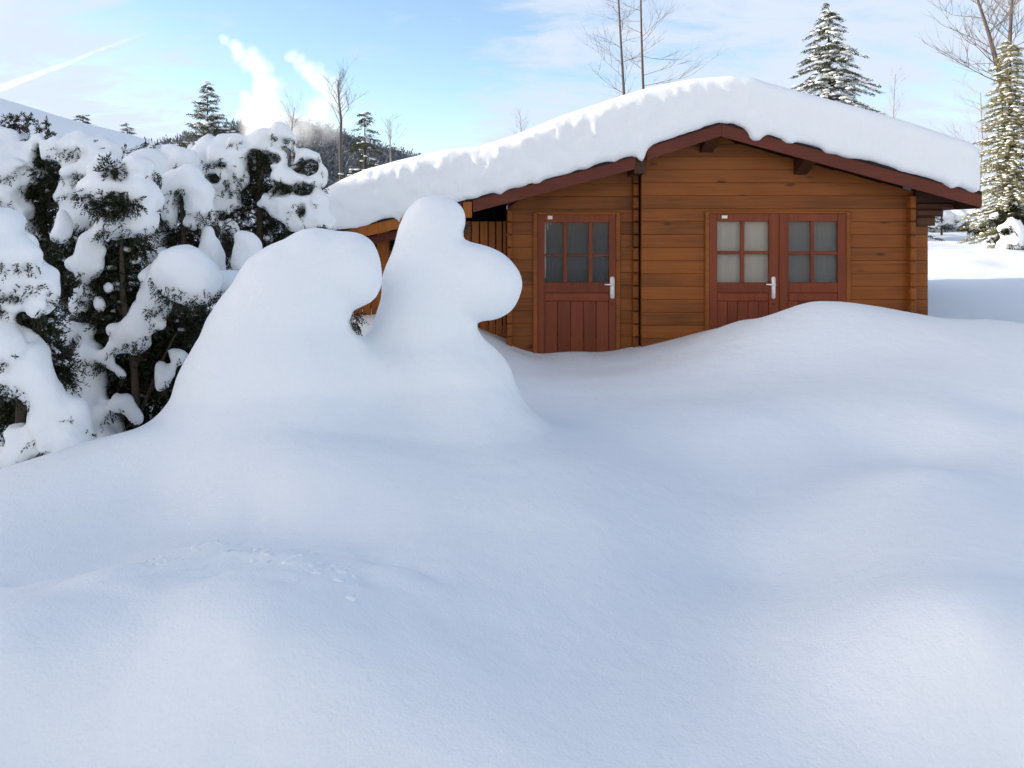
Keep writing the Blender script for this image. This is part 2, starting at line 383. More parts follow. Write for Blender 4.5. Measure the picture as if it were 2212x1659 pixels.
ii = (np.arange(ny - 1)[:, None] * nx + np.arange(nx - 1)[None]).ravel()
o = mesh_obj('snow_ground', np.stack([XX, YY, ZZ], -1).reshape(-1, 3), np.stack([ii, ii + 1, ii + nx + 1, ii + nx], 1), SNOW, smooth=True)
tag(o, kind='structure')

def hill_mesh(name, xs, ys, fz, m):
    X, Y = np.meshgrid(xs, ys, indexing='xy'); Z = fz(X, Y); a, b = len(xs), len(ys)
    i = (np.arange(b - 1)[:, None] * a + np.arange(a - 1)[None]).ravel()
    o = mesh_obj(name, np.stack([X, Y, Z], -1).reshape(-1, 3), np.stack([i, i + 1, i + a + 1, i + a], 1), m, smooth=True)
    tag(o, kind='structure'); return o
CRX = np.array([-60, -35, -15.93, -13.0, -11.5, -10.0, -8.2, -6.0, -3.0, 10.0]); CRZ = np.array([17.5, 11.2, 5.80, 5.0, 4.55, 4.15, 3.6, 2.7, 1.2, -3.0])
def hill_left(x, y):   # crest runs along y ~ 25
    cz = np.interp(x, CRX, CRZ)
    d = y - 25
    prof = np.where(d < 0, 1 - smooth01(-d / 13.5) , 1 - smooth01(d / 40))
    return -0.3 + (cz + 0.3) * prof + 0.10 * fbm(x * 0.25, y * 0.25, 0 * x, 2) * prof
hill_mesh('hill', np.linspace(-60, 4, 160), np.linspace(10.5, 66, 150), hill_left, SNOW)

# ------------------------------------------------------------------ the cabin
YW, YF, YB = 10.1, 9.68, 14.0          # front wall, front edge of the roof, back wall
def px(x, Y=YW): return (x - CX) * Y / F
def pz(y, Y=YW): return ZC - (y - HY) * Y / F
cabin = empty('log_cabin', (px(1540), YW, 0), 'low honey brown log cabin with red doors under a thick roof of snow', 'cabin')
XL, XM, XR = px(1095), px(1386), px(1986)
RF = [(px(690, YF), pz(511, YF)), (px(1004, YF), pz(436, YF)), (px(1372, YF), pz(338, YF)), (px(1397, YF), pz(319, YF)), (px(1557, YF), pz(267, YF)), (px(2119, YF), pz(420, YF))]
RFX, RFZ = [p[0] for p in RF], [p[1] for p in RF]
def roof_z(x): return float(np.interp(x, RFX, RFZ))
LH = 28 * YW / F                        # log height
Z0 = pz(451)                            # a log joint
def log_wall(x0, x1, yf, depth, holes, name, ext=(0, 0)):
    m = MB(); b = 0.0065; k = -14
    while True:
        za, zb = Z0 + k * LH, Z0 + (k + 1) * LH; k += 1
        if zb < -0.3: continue
        top_l, top_r = x0, x1
        # keep below the roof underside
        def lim(z, side):
            xs = np.linspace(x0, x1, 200); ok = [x for x in xs if roof_z(x) - 0.10 >= z]
            return (min(ok), max(ok)) if ok else None
        la, lb = lim(za + 0.02, 0), lim(zb, 0)
        if la is None: break
        if lb is None: lb = ((la[0] + la[1]) / 2 - 0.02, (la[0] + la[1]) / 2 + 0.02)
        segs = [(la[0], la[1], lb[0], lb[1])]
        for (h0, h1, ht) in holes:
            if zb <= ht + 0.03:
                new = []
                for s in segs:
                    if s[0] < h0 < s[1]: new.append((s[0], h0, s[2], h0)); new.append((h1, s[1], h1, s[3]))
                    else: new.append(s)
                segs = new
        for s in segs:
            e0 = ext[0] if abs(s[0] - x0) < 1e-3 else 0; e1 = ext[1] if abs(s[1] - x1) < 1e-3 else 0
            j = random.uniform(-0.002, 0.002)
            xa0, xa1, xb0, xb1 = s[0] - e0, s[1] + e1, s[2] - (e0 if abs(s[2] - x0) < 1e-3 else 0), s[3] + (e1 if abs(s[3] - x1) < 1e-3 else 0)
            y0, y1 = yf + j, yf + depth
            vs = [(xa0, y1, za), (xa1, y1, za), (xb1, y1, zb), (xb0, y1, zb), (xa0, y0 + b, za), (xa1, y0 + b, za), (xb1, y0 + b, zb), (xb0, y0 + b, zb),
                  (xa0 + (b if e0 else 0), y0, za + b), (xa1 - (b if e1 else 0), y0, za + b), (xb1 - (b if e1 else 0), y0, zb - b * 0.4), (xb0 + (b if e0 else 0), y0, zb - b * 0.4)]
            fs = [[3, 2, 1, 0]]
            for q in range(4):
                r = (q + 1) % 4; fs += [[q, r, 4 + r, 4 + q], [4 + q, 4 + r, 8 + r, 8 + q]]
            m.add(vs, fs + [[8, 9, 10, 11]])
    return m.build(name, LOG, cabin)
YL = YW + 0.22                          # the left room stands back a little
D1 = (px(1160, YL), px(1336, YL)); D2_ = (px(1530), px(1827)); DT = pz(481)
log_wall(XM, XR, YW, 0.07, [(D2_[0], D2_[1], DT)], 'front_wall', (0, 0.11))
log_wall(XL, XM - 0.005, YL, 0.07, [(D1[0], D1[1], DT)], 'front_wall', (0.0, 0))
# side, back and partition walls
def side_logs(x0, x1, y0, y1, zmax):
    k = -14; sw = MB()
    while True:
        za, zb = Z0 + k * LH, Z0 + (k + 1) * LH; k += 1
        if zb < -0.3: continue
        if zb > zmax: break
        sw.box(x0, x1, y0, y1, za + 0.004, zb - 0.002, 0.012)
    sw.build('side_wall', LOG, cabin)
side_logs(XR - 0.16, XR - 0.09, YW - 0.11, YB, roof_z(XR) - 0.05)
side_logs(XM + 0.006, XM + 0.07, YW + 0.075, YB - 0.08, roof_z(XM) - 0.12)
side_logs(XL - 0.002, XL + 0.066, YL - 0.08, YB, roof_z(XL) - 0.05)
MB().prism([(XL, -0.2), (XR, -0.2), (XR, roof_z(XR) - 0.1), (RFX[4], RFZ[4] - 0.12), (XL, roof_z(XL) - 0.1)], YB + 0.003, YB + 0.07).build('back_wall', LOG, cabin)
# protruding stack of cross-wall log ends at the joint of the two rooms
jm = MB()
for k in range(-14, 12):
    za, zb = Z0 + k * LH, Z0 + (k + 1) * LH
    if zb < -0.3 or zb > roof_z(XM) - 0.14: continue
    jm.box(XM - 0.085, XM - 0.012, YL - 0.10, YL - 0.003, za + 0.006, zb - 0.006, 0.012)
jm.build('joint_post', LOG, cabin)
# stepped log brackets below the right-hand eave
bk = MB()
for k, e in ((1, 0.20), (0, 0.30), (-1, 0.14)):
    za = Z0 + k * LH - 0.06
    if k == 1: za = roof_z(XR + 0.2) - 0.33
    if k == 0: za = roof_z(XR + 0.2) - 0.33 + 0.0
for e, za, zb in ((0.40, pz(452), pz(438)), (0.27, pz(468), pz(452.2)), (0.17, pz(488), pz(468.2))):
    bk.box(XR - 0.08, XR + e, YW - 0.075, YW + 0.06, za, zb, 0.02)
bk.build('eave_bracket', DARKWOOD, cabin)
MB().prism([(XR - 0.075, pz(437.5)), (XR + 0.42, pz(437.5)), (XR + 0.42, roof_z(XR + 0.42) - 0.033), (XR - 0.075, roof_z(XR - 0.075) - 0.033)], YW - 0.06, YW + 0.05).build('eave_bracket', DARKWOOD, cabin)
gf = MB()
gf.prism([(XL + 0.002, 1.7), (XM - 0.02, 1.9), (XM - 0.02, roof_z(XM - 0.02) - 0.034), (XL + 0.002, roof_z(XL) - 0.034)], YL + 0.075, YL + 0.10)
gf.prism([(XM + 0.08, 2.0), (XR - 0.17, 2.0), (XR - 0.17, roof_z(XR - 0.17) - 0.034), (RFX[4], RFZ[4] - 0.034), (XM + 0.08, roof_z(XM + 0.08) - 0.034)], YW + 0.075, YW + 0.10)
gf.build('gable_lining', DARKWOOD, cabin)
MB().box(RFX[2] - 0.004, RFX[3] + 0.004, YF + 0.045, YB + 0.3, RFZ[2] - 0.20, RFZ[3] - 0.01).build('roof_step', DARKWOOD, cabin)
# roof boarding, felt and fascia boards
def strip(pts, dz0, dz1): return [(x, z + dz0) for x, z in pts] + [(x, z + dz1) for x, z in pts[::-1]]
MB().prism(strip(RF[:3], -0.03, -0.004), YF + 0.03, YB + 0.35).build('roof', DARKWOOD, cabin)
MB().prism(strip(RF[3:], -0.03, -0.004), YF + 0.03, YB + 0.36).build('roof', DARKWOOD, cabin)
felt = MB()
def felt_edge(a, b):
    L = b[0] - a[0]; n = max(2, int(abs(L) / 0.17))
    for i in range(n):
        t0, t1 = i / n, (i + 0.96) / n; g0, g1 = random.uniform(0, 0.014), random.uniform(0, 0.02)
        p = [(a[0] + L * t, a[1] + (b[1] - a[1]) * t) for t in (t0, t1)]
        felt.prism([(p[0][0], p[0][1]), (p[1][0], p[1][1]), (p[1][0], p[1][1] + 0.02 + g1), (p[0][0], p[0][1] + 0.018 + g0)], YF - 0.035, YB + 0.34)
felt_edge(RF[0], RF[1]); felt_edge(RF[1], RF[2]); felt_edge(RF[3], RF[4]); felt_edge(RF[4], RF[5])
felt.build('roof_felt', FELT, cabin)
def fascia(a, b, h, mt, y0=YF - 0.02, name='fascia_board', top=-0.002):
    return MB().prism([(a[0], a[1] + top - h), (b[0], b[1] + top - h), (b[0], b[1] + top), (a[0], a[1] + top)], y0, y0 + 0.028).build(name, mt, cabin)
fascia((RF[1][0] + 0.10, roof_z(RF[1][0] + 0.10)), RF[2], 0.15, REDH)
fascia(RF[3], RF[4], 0.15, REDH); fascia((RF[4][0] + 0.003, RF[4][1]), RF[5], 0.155, REDH)
fascia(RF[0], (RF[1][0] - 0.75, roof_z(RF[1][0] - 0.75)), 0.13, PLANK)
fascia((RF[1][0] - 0.70, roof_z(RF[1][0] - 0.70)), (RF[1][0] - 0.03, roof_z(RF[1][0] - 0.03)), 0.15, REDH)
MB().box(RF[1][0] - 0.02, RF[1][0] + 0.085, YF - 0.024, YF + 0.05, RF[1][1] - 0.19, RF[1][1] + 0.0).build('rafter_end', PLANK, cabin)
# side barge board along the right eave
MB().box(RF[5][0] - 0.035, RF[5][0] - 0.005, YF + 0.011, YB + 0.35, RF[5][1] - 0.17, RF[5][1] - 0.035).build('eave_board', DARKWOOD, cabin)
# purlin ends below the soffit
for cx_, w_ in ((1535, 0.16), (1742, 0.16)):
    x = px(cx_, YF + 0.2); z = roof_z(x) - 0.035
    m = MB()
    m.add([(x - w_ / 2, YF + 0.02, z - 0.10), (x + w_ / 2, YF + 0.02, z - 0.10), (x + w_ / 2, YF + 0.02, z - 0.02), (x - w_ / 2, YF + 0.02, z - 0.02),
           (x - w_ / 2, YW + 0.05, z - 0.27), (x + w_ / 2, YW + 0.05, z - 0.27), (x + w_ / 2, YW + 0.05, z - 0.02), (x - w_ / 2, YW + 0.05, z - 0.02)],
          [[0, 1, 2, 3], [7, 6, 5, 4], [0, 4, 5, 1], [1, 5, 6, 2], [2, 6, 7, 3], [3, 7, 4, 0]])
    m.build('purlin', DARKWOOD, cabin)
# lean-to at the left: vertical planks, open dark strip below its roof
YP = YW + 0.5
m = MB(); x = px(712, YP)
while x < XL - 0.03:
    wd = random.uniform(0.085, 0.12)
    top = pz(478, YP) if x > px(990, YP) else roof_z(x) - 0.36
    m.box(x, min(x + wd - 0.012, XL - 0.012), YP + random.uniform(0, 0.006), YP + 0.03, -0.2, top, 0.006); x += wd
m.build('plank_wall', PLANK, cabin)
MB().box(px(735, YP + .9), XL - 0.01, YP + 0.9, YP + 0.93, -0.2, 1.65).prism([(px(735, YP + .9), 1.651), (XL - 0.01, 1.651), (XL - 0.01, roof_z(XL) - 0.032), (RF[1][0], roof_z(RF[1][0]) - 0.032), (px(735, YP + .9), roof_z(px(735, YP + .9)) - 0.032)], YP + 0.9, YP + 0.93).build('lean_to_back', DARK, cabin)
m = MB(); m.box(px(818, YP), px(842, YP), YP - 0.12, YP - 0.01, -0.2, roof_z(px(830, YP)) - 0.06); m.build('post', PLANK, cabin)
m = MB(); m.box(px(715, YP), px(728, YP), YP - 0.12, YP - 0.01, -0.2, roof_z(px(730, YP)) - 0.06); m.build('post', PLANK, cabin)
m = MB(); m.prism([(RF[0][0] + 0.02, RF[0][1] - 0.24), (RF[1][0], RF[1][1] - 0.24), (RF[1][0], RF[1][1] - 0.14), (RF[0][0] + 0.02, RF[0][1] - 0.135)], YF + 0.24, YF + 0.30); m.build('beam', REDH, cabin)

# doors
def door(x0, x1, ztop, yf, glass_x, bars, handle, dr=None, sticker=None, curtain=None, gz=(481, 610), mid=(546, 551), barmat=None):
    """x0..x1 leaf outline in photo pixels; glass_x = (first, last) pixel of the glazing; bars = pixel spans of upright bars"""
    sx = lambda p: px(p, yf); sz = lambda p: pz(p, yf)
    gz = tuple(sz(v) for v in gz); Y0, Y1 = yf - 0.028, yf + 0.012
    leaf = MB(); X0, X1, G0, G1 = sx(x0), sx(x1), sx(glass_x[0]), sx(glass_x[1])
    leaf.box(X0, G0, Y0, Y1, -0.15, ztop, 0.004); leaf.box(G1, X1, Y0, Y1, -0.15, ztop, 0.004)
    leaf.box(G0 + .0005, G1 - .0005, Y0 + .002, Y1, gz[0], ztop, 0.004)
    leaf.box(G0 + .0005, G1 - .0005, Y0 + .002, Y1, sz(632), gz[1], 0.004)
    leaf.box(G0 + .0005, G1 - .0005, Y0 + .006, Y1, sz(650), sz(632.4), 0.008)
    n = 5
    for i in range(n):
        a, b = G0 + (G1 - G0) * i / n, G0 + (G1 - G0) * (i + 1) / n
        leaf.box(a + .002, b - .002, Y0 + .012, Y1, -0.15, sz(650.4), 0.005)
    d = leaf.build('door', RED, cabin)
    bm = MB(); cuts = [G0]
    for a, b in bars:
        bm.box(sx(a), sx(b), Y0 + .006, Y1 - .002, gz[1] + .0005, gz[0] - .0005, 0.006); cuts += [sx(a), sx(b)]
    cuts.append(G1); mz = (sz(mid[1]), sz(mid[0]))
    for i in range(0, len(cuts), 2): bm.box(cuts[i] + .0005, cuts[i + 1] - .0005, Y0 + .009, Y1 - .004, mz[0], mz[1], 0.005)
    bm.build('glazing_bar', barmat or RED, d)
    for i in range(0, len(cuts), 2):
        for za, zb in ((gz[1], mz[0]), (mz[1], gz[0])):
            MB().box(cuts[i] + .001, cuts[i + 1] - .001, yf - 0.004, yf, za + .001, zb - .001).build('pane', GLASS, d)
    if handle:
        hx = sx((handle[0] + handle[1]) / 2); hw = (sx(handle[1]) - sx(handle[0])) / 2
        h = MB(); za, zb = sz(645), sz(597)
        pts = []
        for k in range(16):
            t = 2 * math.pi * k / 16; pts.append((hx + hw * math.cos(t), (zb - hw if math.sin(t) >= 0 else za + hw) + hw * math.sin(t)))
        h.prism(pts, Y0 - 0.012, Y0 - 0.0005)
        zl = sz(614)
        h.tube([(hx, Y0 - 0.01, zl), (hx, Y0 - 0.05, zl)], 0.011, 8); h.tube([(hx + 0.01, Y0 - 0.05, zl), (hx - 0.05, Y0 - 0.055, zl), (hx - 0.105, Y0 - 0.05, zl + 0.002)], [0.012, 0.010, 0.009], 8)
        h.build('handle', METAL, d, True)
        MB().tube([(hx, Y0 - 0.006, sz(656)), (hx, Y0 - 0.0005, sz(656))], 0.012, 12).build('lock', LOCK, d)
    if sticker:
        a, b, c, e = sticker; MB().box(sx(a), sx(b), Y0 - 0.004, Y0 - 0.0003, sz(e), sz(c), 0.002).build('sticker', STICKER, d)
    for (ca, cb, cm, shape) in curtain or []:
        # a pleated cloth a little behind the glass
        k = 60; vs, fs = [], []
        for i in range(k + 1):
            t = i / k; xx = sx(ca) + (sx(cb) - sx(ca)) * t
            fold = 0.002 * math.sin(t * (cb - ca) * 0.22) + 0.001 * math.sin(t * (cb - ca) * 1.03 + 1)
            zlow = sz(612); ztop_ = gz[0] + 0.03
            if shape: zlow = sz(shape(ca + (cb - ca) * t))
            vs += [(xx, yf + 0.05 + fold, ztop_), (xx, yf + 0.05 + fold * 1.4, zlow)]
            if i: fs.append([2 * i - 2, 2 * i - 1, 2 * i + 1, 2 * i])
        mesh_obj('curtain', vs, fs, cm, d, True)
    return d
dl = door(1161.5, 1329.5, pz(464, YL), YL, (1176.5, 1315), [(1216, 1225), (1271, 1280)], (1317, 1327), sticker=(1183, 1193, 466, 474),
          curtain=[(1174, 1222, CURT_PALE, lambda p: 500 - 30 * (1 - ((1222 - p) / 48.0) ** 2) ** 0.5 + 30 * ((1222 - p) / 48.0) ** 3 + (90 if p < 1180 else 0)), (1172, 1318, CURT_DARK, lambda p: 640)], gz=(481, 609.5), mid=(549, 553.5))
d2 = door(1547 - 15.5, 1681, pz(462), YW, (1548, 1660), [(1598.5, 1607)], (1665, 1673), sticker=(1558, 1570, 465.5, 472), curtain=[(1540, 1668, CURT_PALE, None)], gz=(478, 610), mid=(542, 549))
d3 = door(1682, 1826, pz(462), YW, (1702, 1808), [(1749.5, 1757)], None, curtain=[(1695, 1815, CURT_GREY, None)], gz=(478, 610), mid=(543, 550))
def frame(x0, x1, zt, yf, wd):
    m = MB(); Y0 = yf - 0.035; X0, X1 = px(x0, yf), px(x1, yf)
    m.box(X0 - wd, X0 - .002, Y0, yf + .02, -0.2, zt + wd * 0.55, 0.006); m.box(X1 + .002, X1 + wd, Y0, yf + .02, -0.2, zt + wd * 0.55, 0.006)
    m.box(X0 - .0015, X1 + .0015, Y0 + .001, yf - .004, zt + .002, zt + wd * 0.55, 0.006)
    return m.build('door_frame', LOG, cabin)
frame(1161.5, 1329.5, pz(464, YL), YL, 0.06); frame(1531.5, 1826, pz(462), YW, 0.055)
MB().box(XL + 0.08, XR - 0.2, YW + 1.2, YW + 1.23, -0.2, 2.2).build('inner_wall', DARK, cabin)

# ------------------------------------------------------------------ snow on the roof
YS = YF - 0.10
TOP = [(600,462),(640,440),(700,408),(735,390),(790,366),(860,345),(950,323),(1032,312),(1112,286),(1199,254),(1282,229),(1349,206),(1415,186),(1499,169),(1582,162),(1632,166),(1699,185),(1777,205),(1835,223),(1889,239),(1969,262),(2049,287),(2118,309),(2200,335)]
h = 0.036; lo = (px(600, YS), YS - 0.25, 1.5); hi = (px(2150, YS), YB + 0.75, 4.0)
G = grid(lo, hi, h)
xs1 = G[0][:, 0, 0]
ZT = np.interp(xs1, [px(a, YS + .1) for a, b in TOP], [pz(b, YS + .1) for a, b in TOP]).astype(np.float32)
ZB = np.interp(xs1, RFX, RFZ).astype(np.float32) + 0.012
ZB += 0.008 * vnoise(xs1 * 4.5, 0 * xs1, 0 * xs1 + 2) + 0.014 * vnoise(xs1 * 9, 0 * xs1, 0 * xs1 + 5) - 0.03 * np.maximum(vnoise(xs1 * 3.1, 0 * xs1, 0 * xs1 + 8) - 0.25, 0)
ZT = ZT[:, None, None] + 0.02 * fbm(G[0] * 0.9, G[1] * 0.9, 0 * G[0], 2); ZB = ZB[:, None, None]
front_wob = 0.014 * fbm(G[0] * 1.1, 0 * G[1], G[2] * 0.9, 2) + (0.007 + 0.012 * smooth01((1.6 - G[0]) / 1.5)) * fbm(G[0] * 12, G[1] * 9, G[2] * 9, 2) + 0.008 * fbm(G[0] * 7.0, 0 * G[1], G[2] * 1.3 + 0.4 * G[0], 3) * smooth01((G[2] - ZB) / 0.25)
dv = smax(ZB - G[2], G[2] - ZT, 0.12)
dy = np.maximum(YS - G[1] + front_wob, G[1] - (YB + 0.5))
dx = np.maximum(px(640, YS) - G[0], G[0] - px(2127, YS)) + 0.02 * fbm(G[1] * 1.2, G[2] * 1.2, 0 * G[0], 2)
V = smax(ZB - G[2], smax(smax(G[2] - ZT, dy, 0.22), dx, 0.16), 0.10)
def pt(p, q, Y): return at(p, q, Y)
for a, b, ra, rb in (((1384, 305), (1385, 341), 0.10, 0.045), ((1631, 265), (1633, 290), 0.13, 0.085), ((2050, 388), (2056, 400), 0.07, 0.04), ((1702, 300), (1708, 304), 0.05, 0.025),
                     ((862, 450), (860, 482), 0.04, 0.018), ((1078, 405), (1080, 417), 0.05, 0.02), ((1160, 383), (1161, 393), 0.05, 0.02)):
    V = smin(V, sd_cap(G, pt(*a, YS + 0.09), pt(*b, YS + 0.06), ra, rb), 0.07)
v, q = surface_nets(V, lo, h)
o = mesh_obj('roof_snow', v, q, SNOW, smooth=True)
tag(o, 'thick rounded blanket of snow lying on the log cabin roof', 'snow')
del G, V, dv, dy, dx, ZT, front_wob

# ------------------------------------------------------------------ snow-buried shrubs in front of the cabin
def blob_field(G, prims, Y0, k):
    """prims: ('c', (x,y,r[,dY]), (x,y,r[,dY])) tapered capsule or ('e', x, y, rx, ry, angle[, dY, depth]) ellipsoid, in photo pixels at distance Y0"""
    V = None
    for p in prims:
        if p[0] == 'c':
            a, b = p[1], p[2]; ya = Y0 + (a[3] if len(a) > 3 else 0); yb = Y0 + (b[3] if len(b) > 3 else 0)
            d = sd_cap(G, at(a[0], a[1], ya), at(b[0], b[1], yb), a[2] * ya / F, b[2] * yb / F)
        else:
            yy = Y0 + (p[6] if len(p) > 6 else 0); s = yy / F; rx, rz = p[3] * s, p[4] * s
            ry = (p[7] if len(p) > 7 else 0.85) * 0.5 * (rx + rz)
            d = sd_ell(G, at(p[1], p[2], yy), (rx, ry, rz), R(p[5]))
        V = d if V is None else smin(V, d, k)
    return V
def mound_pair(setA, setB, kg, lo, hi, h, wob):
    """two snow-buried shrubs whose skirts run into each other and into the ground; returns a mesh for each"""
    G = grid(lo, hi, h)
    A = blob_field(G, *setA); B = blob_field(G, *setB)
    k2 = (0.04 + 0.30 * (1 - smooth01((G[2] - 0.80) / 0.34))).astype(np.float32)
    V = smin(A, B, k2)
    V += wob * fbm(G[0] * 2.2, G[1] * 2.2, G[2] * 2.2, 2) + wob * 0.22 * fbm(G[0] * 9, G[1] * 9, G[2] * 9, 2)
    gh = ground_h(G[0][:, :, 0], G[1][:, :, 0])
    C = smin(V, ((G[2] - gh[:, :, None]) * 0.93).astype(np.float32), kg) - 0.0004
    v, q = surface_nets(C, lo, h)
    fn = np.cross(v[q[:, 2]] - v[q[:, 0]], v[q[:, 3]] - v[q[:, 1]]); vn = np.zeros_like(v)
    for c in range(4): np.add.at(vn, q[:, c], fn)
    vn /= np.linalg.norm(vn, axis=1, keepdims=True) + 1e-9
    x, y = v[:, 0], v[:, 1]; ghv = ground_h(x, y); e = 0.02
    gn = np.stack([(ground_h(x - e, y) - ground_h(x + e, y)) / (2 * e), (ground_h(x, y - e) - ground_h(x, y + e)) / (2 * e), np.ones(len(x))], 1)
    gn /= np.linalg.norm(gn, axis=1, keepdims=True)
    up = v[:, 2] - ghv; w = smooth01((up - 0.002) / 0.05)[:, None]
    nrm = vn * w + gn * (1 - w); nrm /= np.linalg.norm(nrm, axis=1, keepdims=True)
    keep = (up > 0.0012)[q].any(1)
    ix = np.clip(((v[q].mean(1) - np.array(lo)) / h).round().astype(int), 0, np.array(A.shape) - 1)
    cxq = v[q].mean(1)[:, 0]
    own = ((A[ix[:, 0], ix[:, 1], ix[:, 2]] < B[ix[:, 0], ix[:, 1], ix[:, 2]]) | (cxq < -1.75)) & (cxq < -0.35)
    def main_piece(f):                                  # which faces belong to the largest connected piece
        lab = np.arange(len(v))
        for _ in range(600):
            m = lab[f].min(1); new = lab.copy()
            for c in range(4): np.minimum.at(new, f[:, c], m)
            if (new == lab).all(): break
            lab = new
        l = lab[f[:, 0]]; u, n = np.unique(l, return_counts=True); return l == u[n.argmax()]
    for side in (False, True):
        sel = np.nonzero(keep & (own == side))[0]; own[sel[~main_piece(q[sel])]] = not side
    out = []
    for m in (own, ~own):
        f = q[keep & m]; used = np.unique(f); rm = np.full(len(v), -1); rm[used] = np.arange(len(used))
        out.append((v[used], rm[f], nrm[used]))
    return out
def sprigs(cents, dirs, n, L, leaf, wid, seed, droop=0.0):
    """leafy sprays: cents (N,3), dirs (N,3) -> vertices and quads"""
    r = np.random.default_rng(seed); Np = len(cents)
    d = dirs / np.linalg.norm(dirs, axis=1, keepdims=True)
    side = np.cross(d, r.normal(size=(Np, 3))); side /= np.linalg.norm(side, axis=1, keepdims=True)
    t = np.linspace(0.05, 1, n); sg = np.where(np.arange(n) % 2, 1.0, -1.0)
    Ls = L * r.uniform(0.6, 1.3, Np)
    base = cents[:, None] + d[:, None] * (t[None, :, None] * Ls[:, None, None])
    base[..., 2] -= droop * (t[None] ** 2) * Ls[:, None]
    ld = d[:, None] * 0.75 + side[:, None] * (sg * 0.75)[None, :, None] + r.normal(scale=0.28, size=(Np, n, 3))
    ld[:, -1] = d
    ld /= np.linalg.norm(ld, axis=2, keepdims=True)
    ll = leaf * r.uniform(0.7, 1.25, (Np, n, 1)) * (1 - 0.35 * t[None, :, None])
    nn = np.cross(ld, r.normal(size=(Np, n, 3))); nn /= np.linalg.norm(nn, axis=2, keepdims=True)
    tip = base + ld * ll; midp = base + ld * ll * 0.45; wv = nn * wid * 0.5
    v = np.stack([base, midp + wv, tip, midp - wv], 2).reshape(-1, 3)
    return v, np.arange(len(v)).reshape(-1, 4)
ICO = None
def ico():
    global ICO
    if ICO is None:
        import bmesh
        b = bmesh.new(); bmesh.ops.create_icosphere(b, subdivisions=2, radius=1.0)
        ICO = (np.array([v.co[:] for v in b.verts]), np.array([[v.index for v in f.verts] for f in b.faces])); b.free()
    return ICO
def blobs(cents, radii, seed):
    """little lumps of snow: cents (N,3), radii (N,3)"""
    r = np.random.default_rng(seed); v0, f0 = ico(); n = len(cents)
    if n == 0: return np.zeros((0, 3)), np.zeros((0, 3), int)
    v = v0[None] * radii[:, None]
    v = v * (1 + 0.22 * r.normal(size=(n, len(v0), 1)) * 0.6)
    a = r.uniform(0, 6.28, n); c, s = np.cos(a)[:, None], np.sin(a)[:, None]
    v = np.stack([v[..., 0] * c - v[..., 1] * s, v[..., 0] * s + v[..., 1] * c, v[..., 2]], -1) + cents[:, None]
    f = f0[None] + (np.arange(n) * len(v0))[:, None, None]
    return v.reshape(-1, 3), f.reshape(-1, 3)

def in_ell(pxx, pyy, rx, ry, Y, n, seed, depth=0.5, ang=0):
    r = np.random.default_rng(seed); u = r.normal(size=(n, 3)); u /= np.linalg.norm(u, axis=1, keepdims=True)
    u *= r.uniform(0.15, 1, (n, 1)) ** 0.45; c = at(pxx, pyy, Y); s = Y / F
    x, z = u[:, 0] * rx * s, u[:, 2] * ry * s; ca, sa = math.cos(R(ang)), math.sin(R(ang))
    return np.stack([c.x + x * ca - z * sa, c.y + u[:, 1] * depth * 0.5 * (rx + ry) * s, c.z + x * sa + z * ca], 1), u

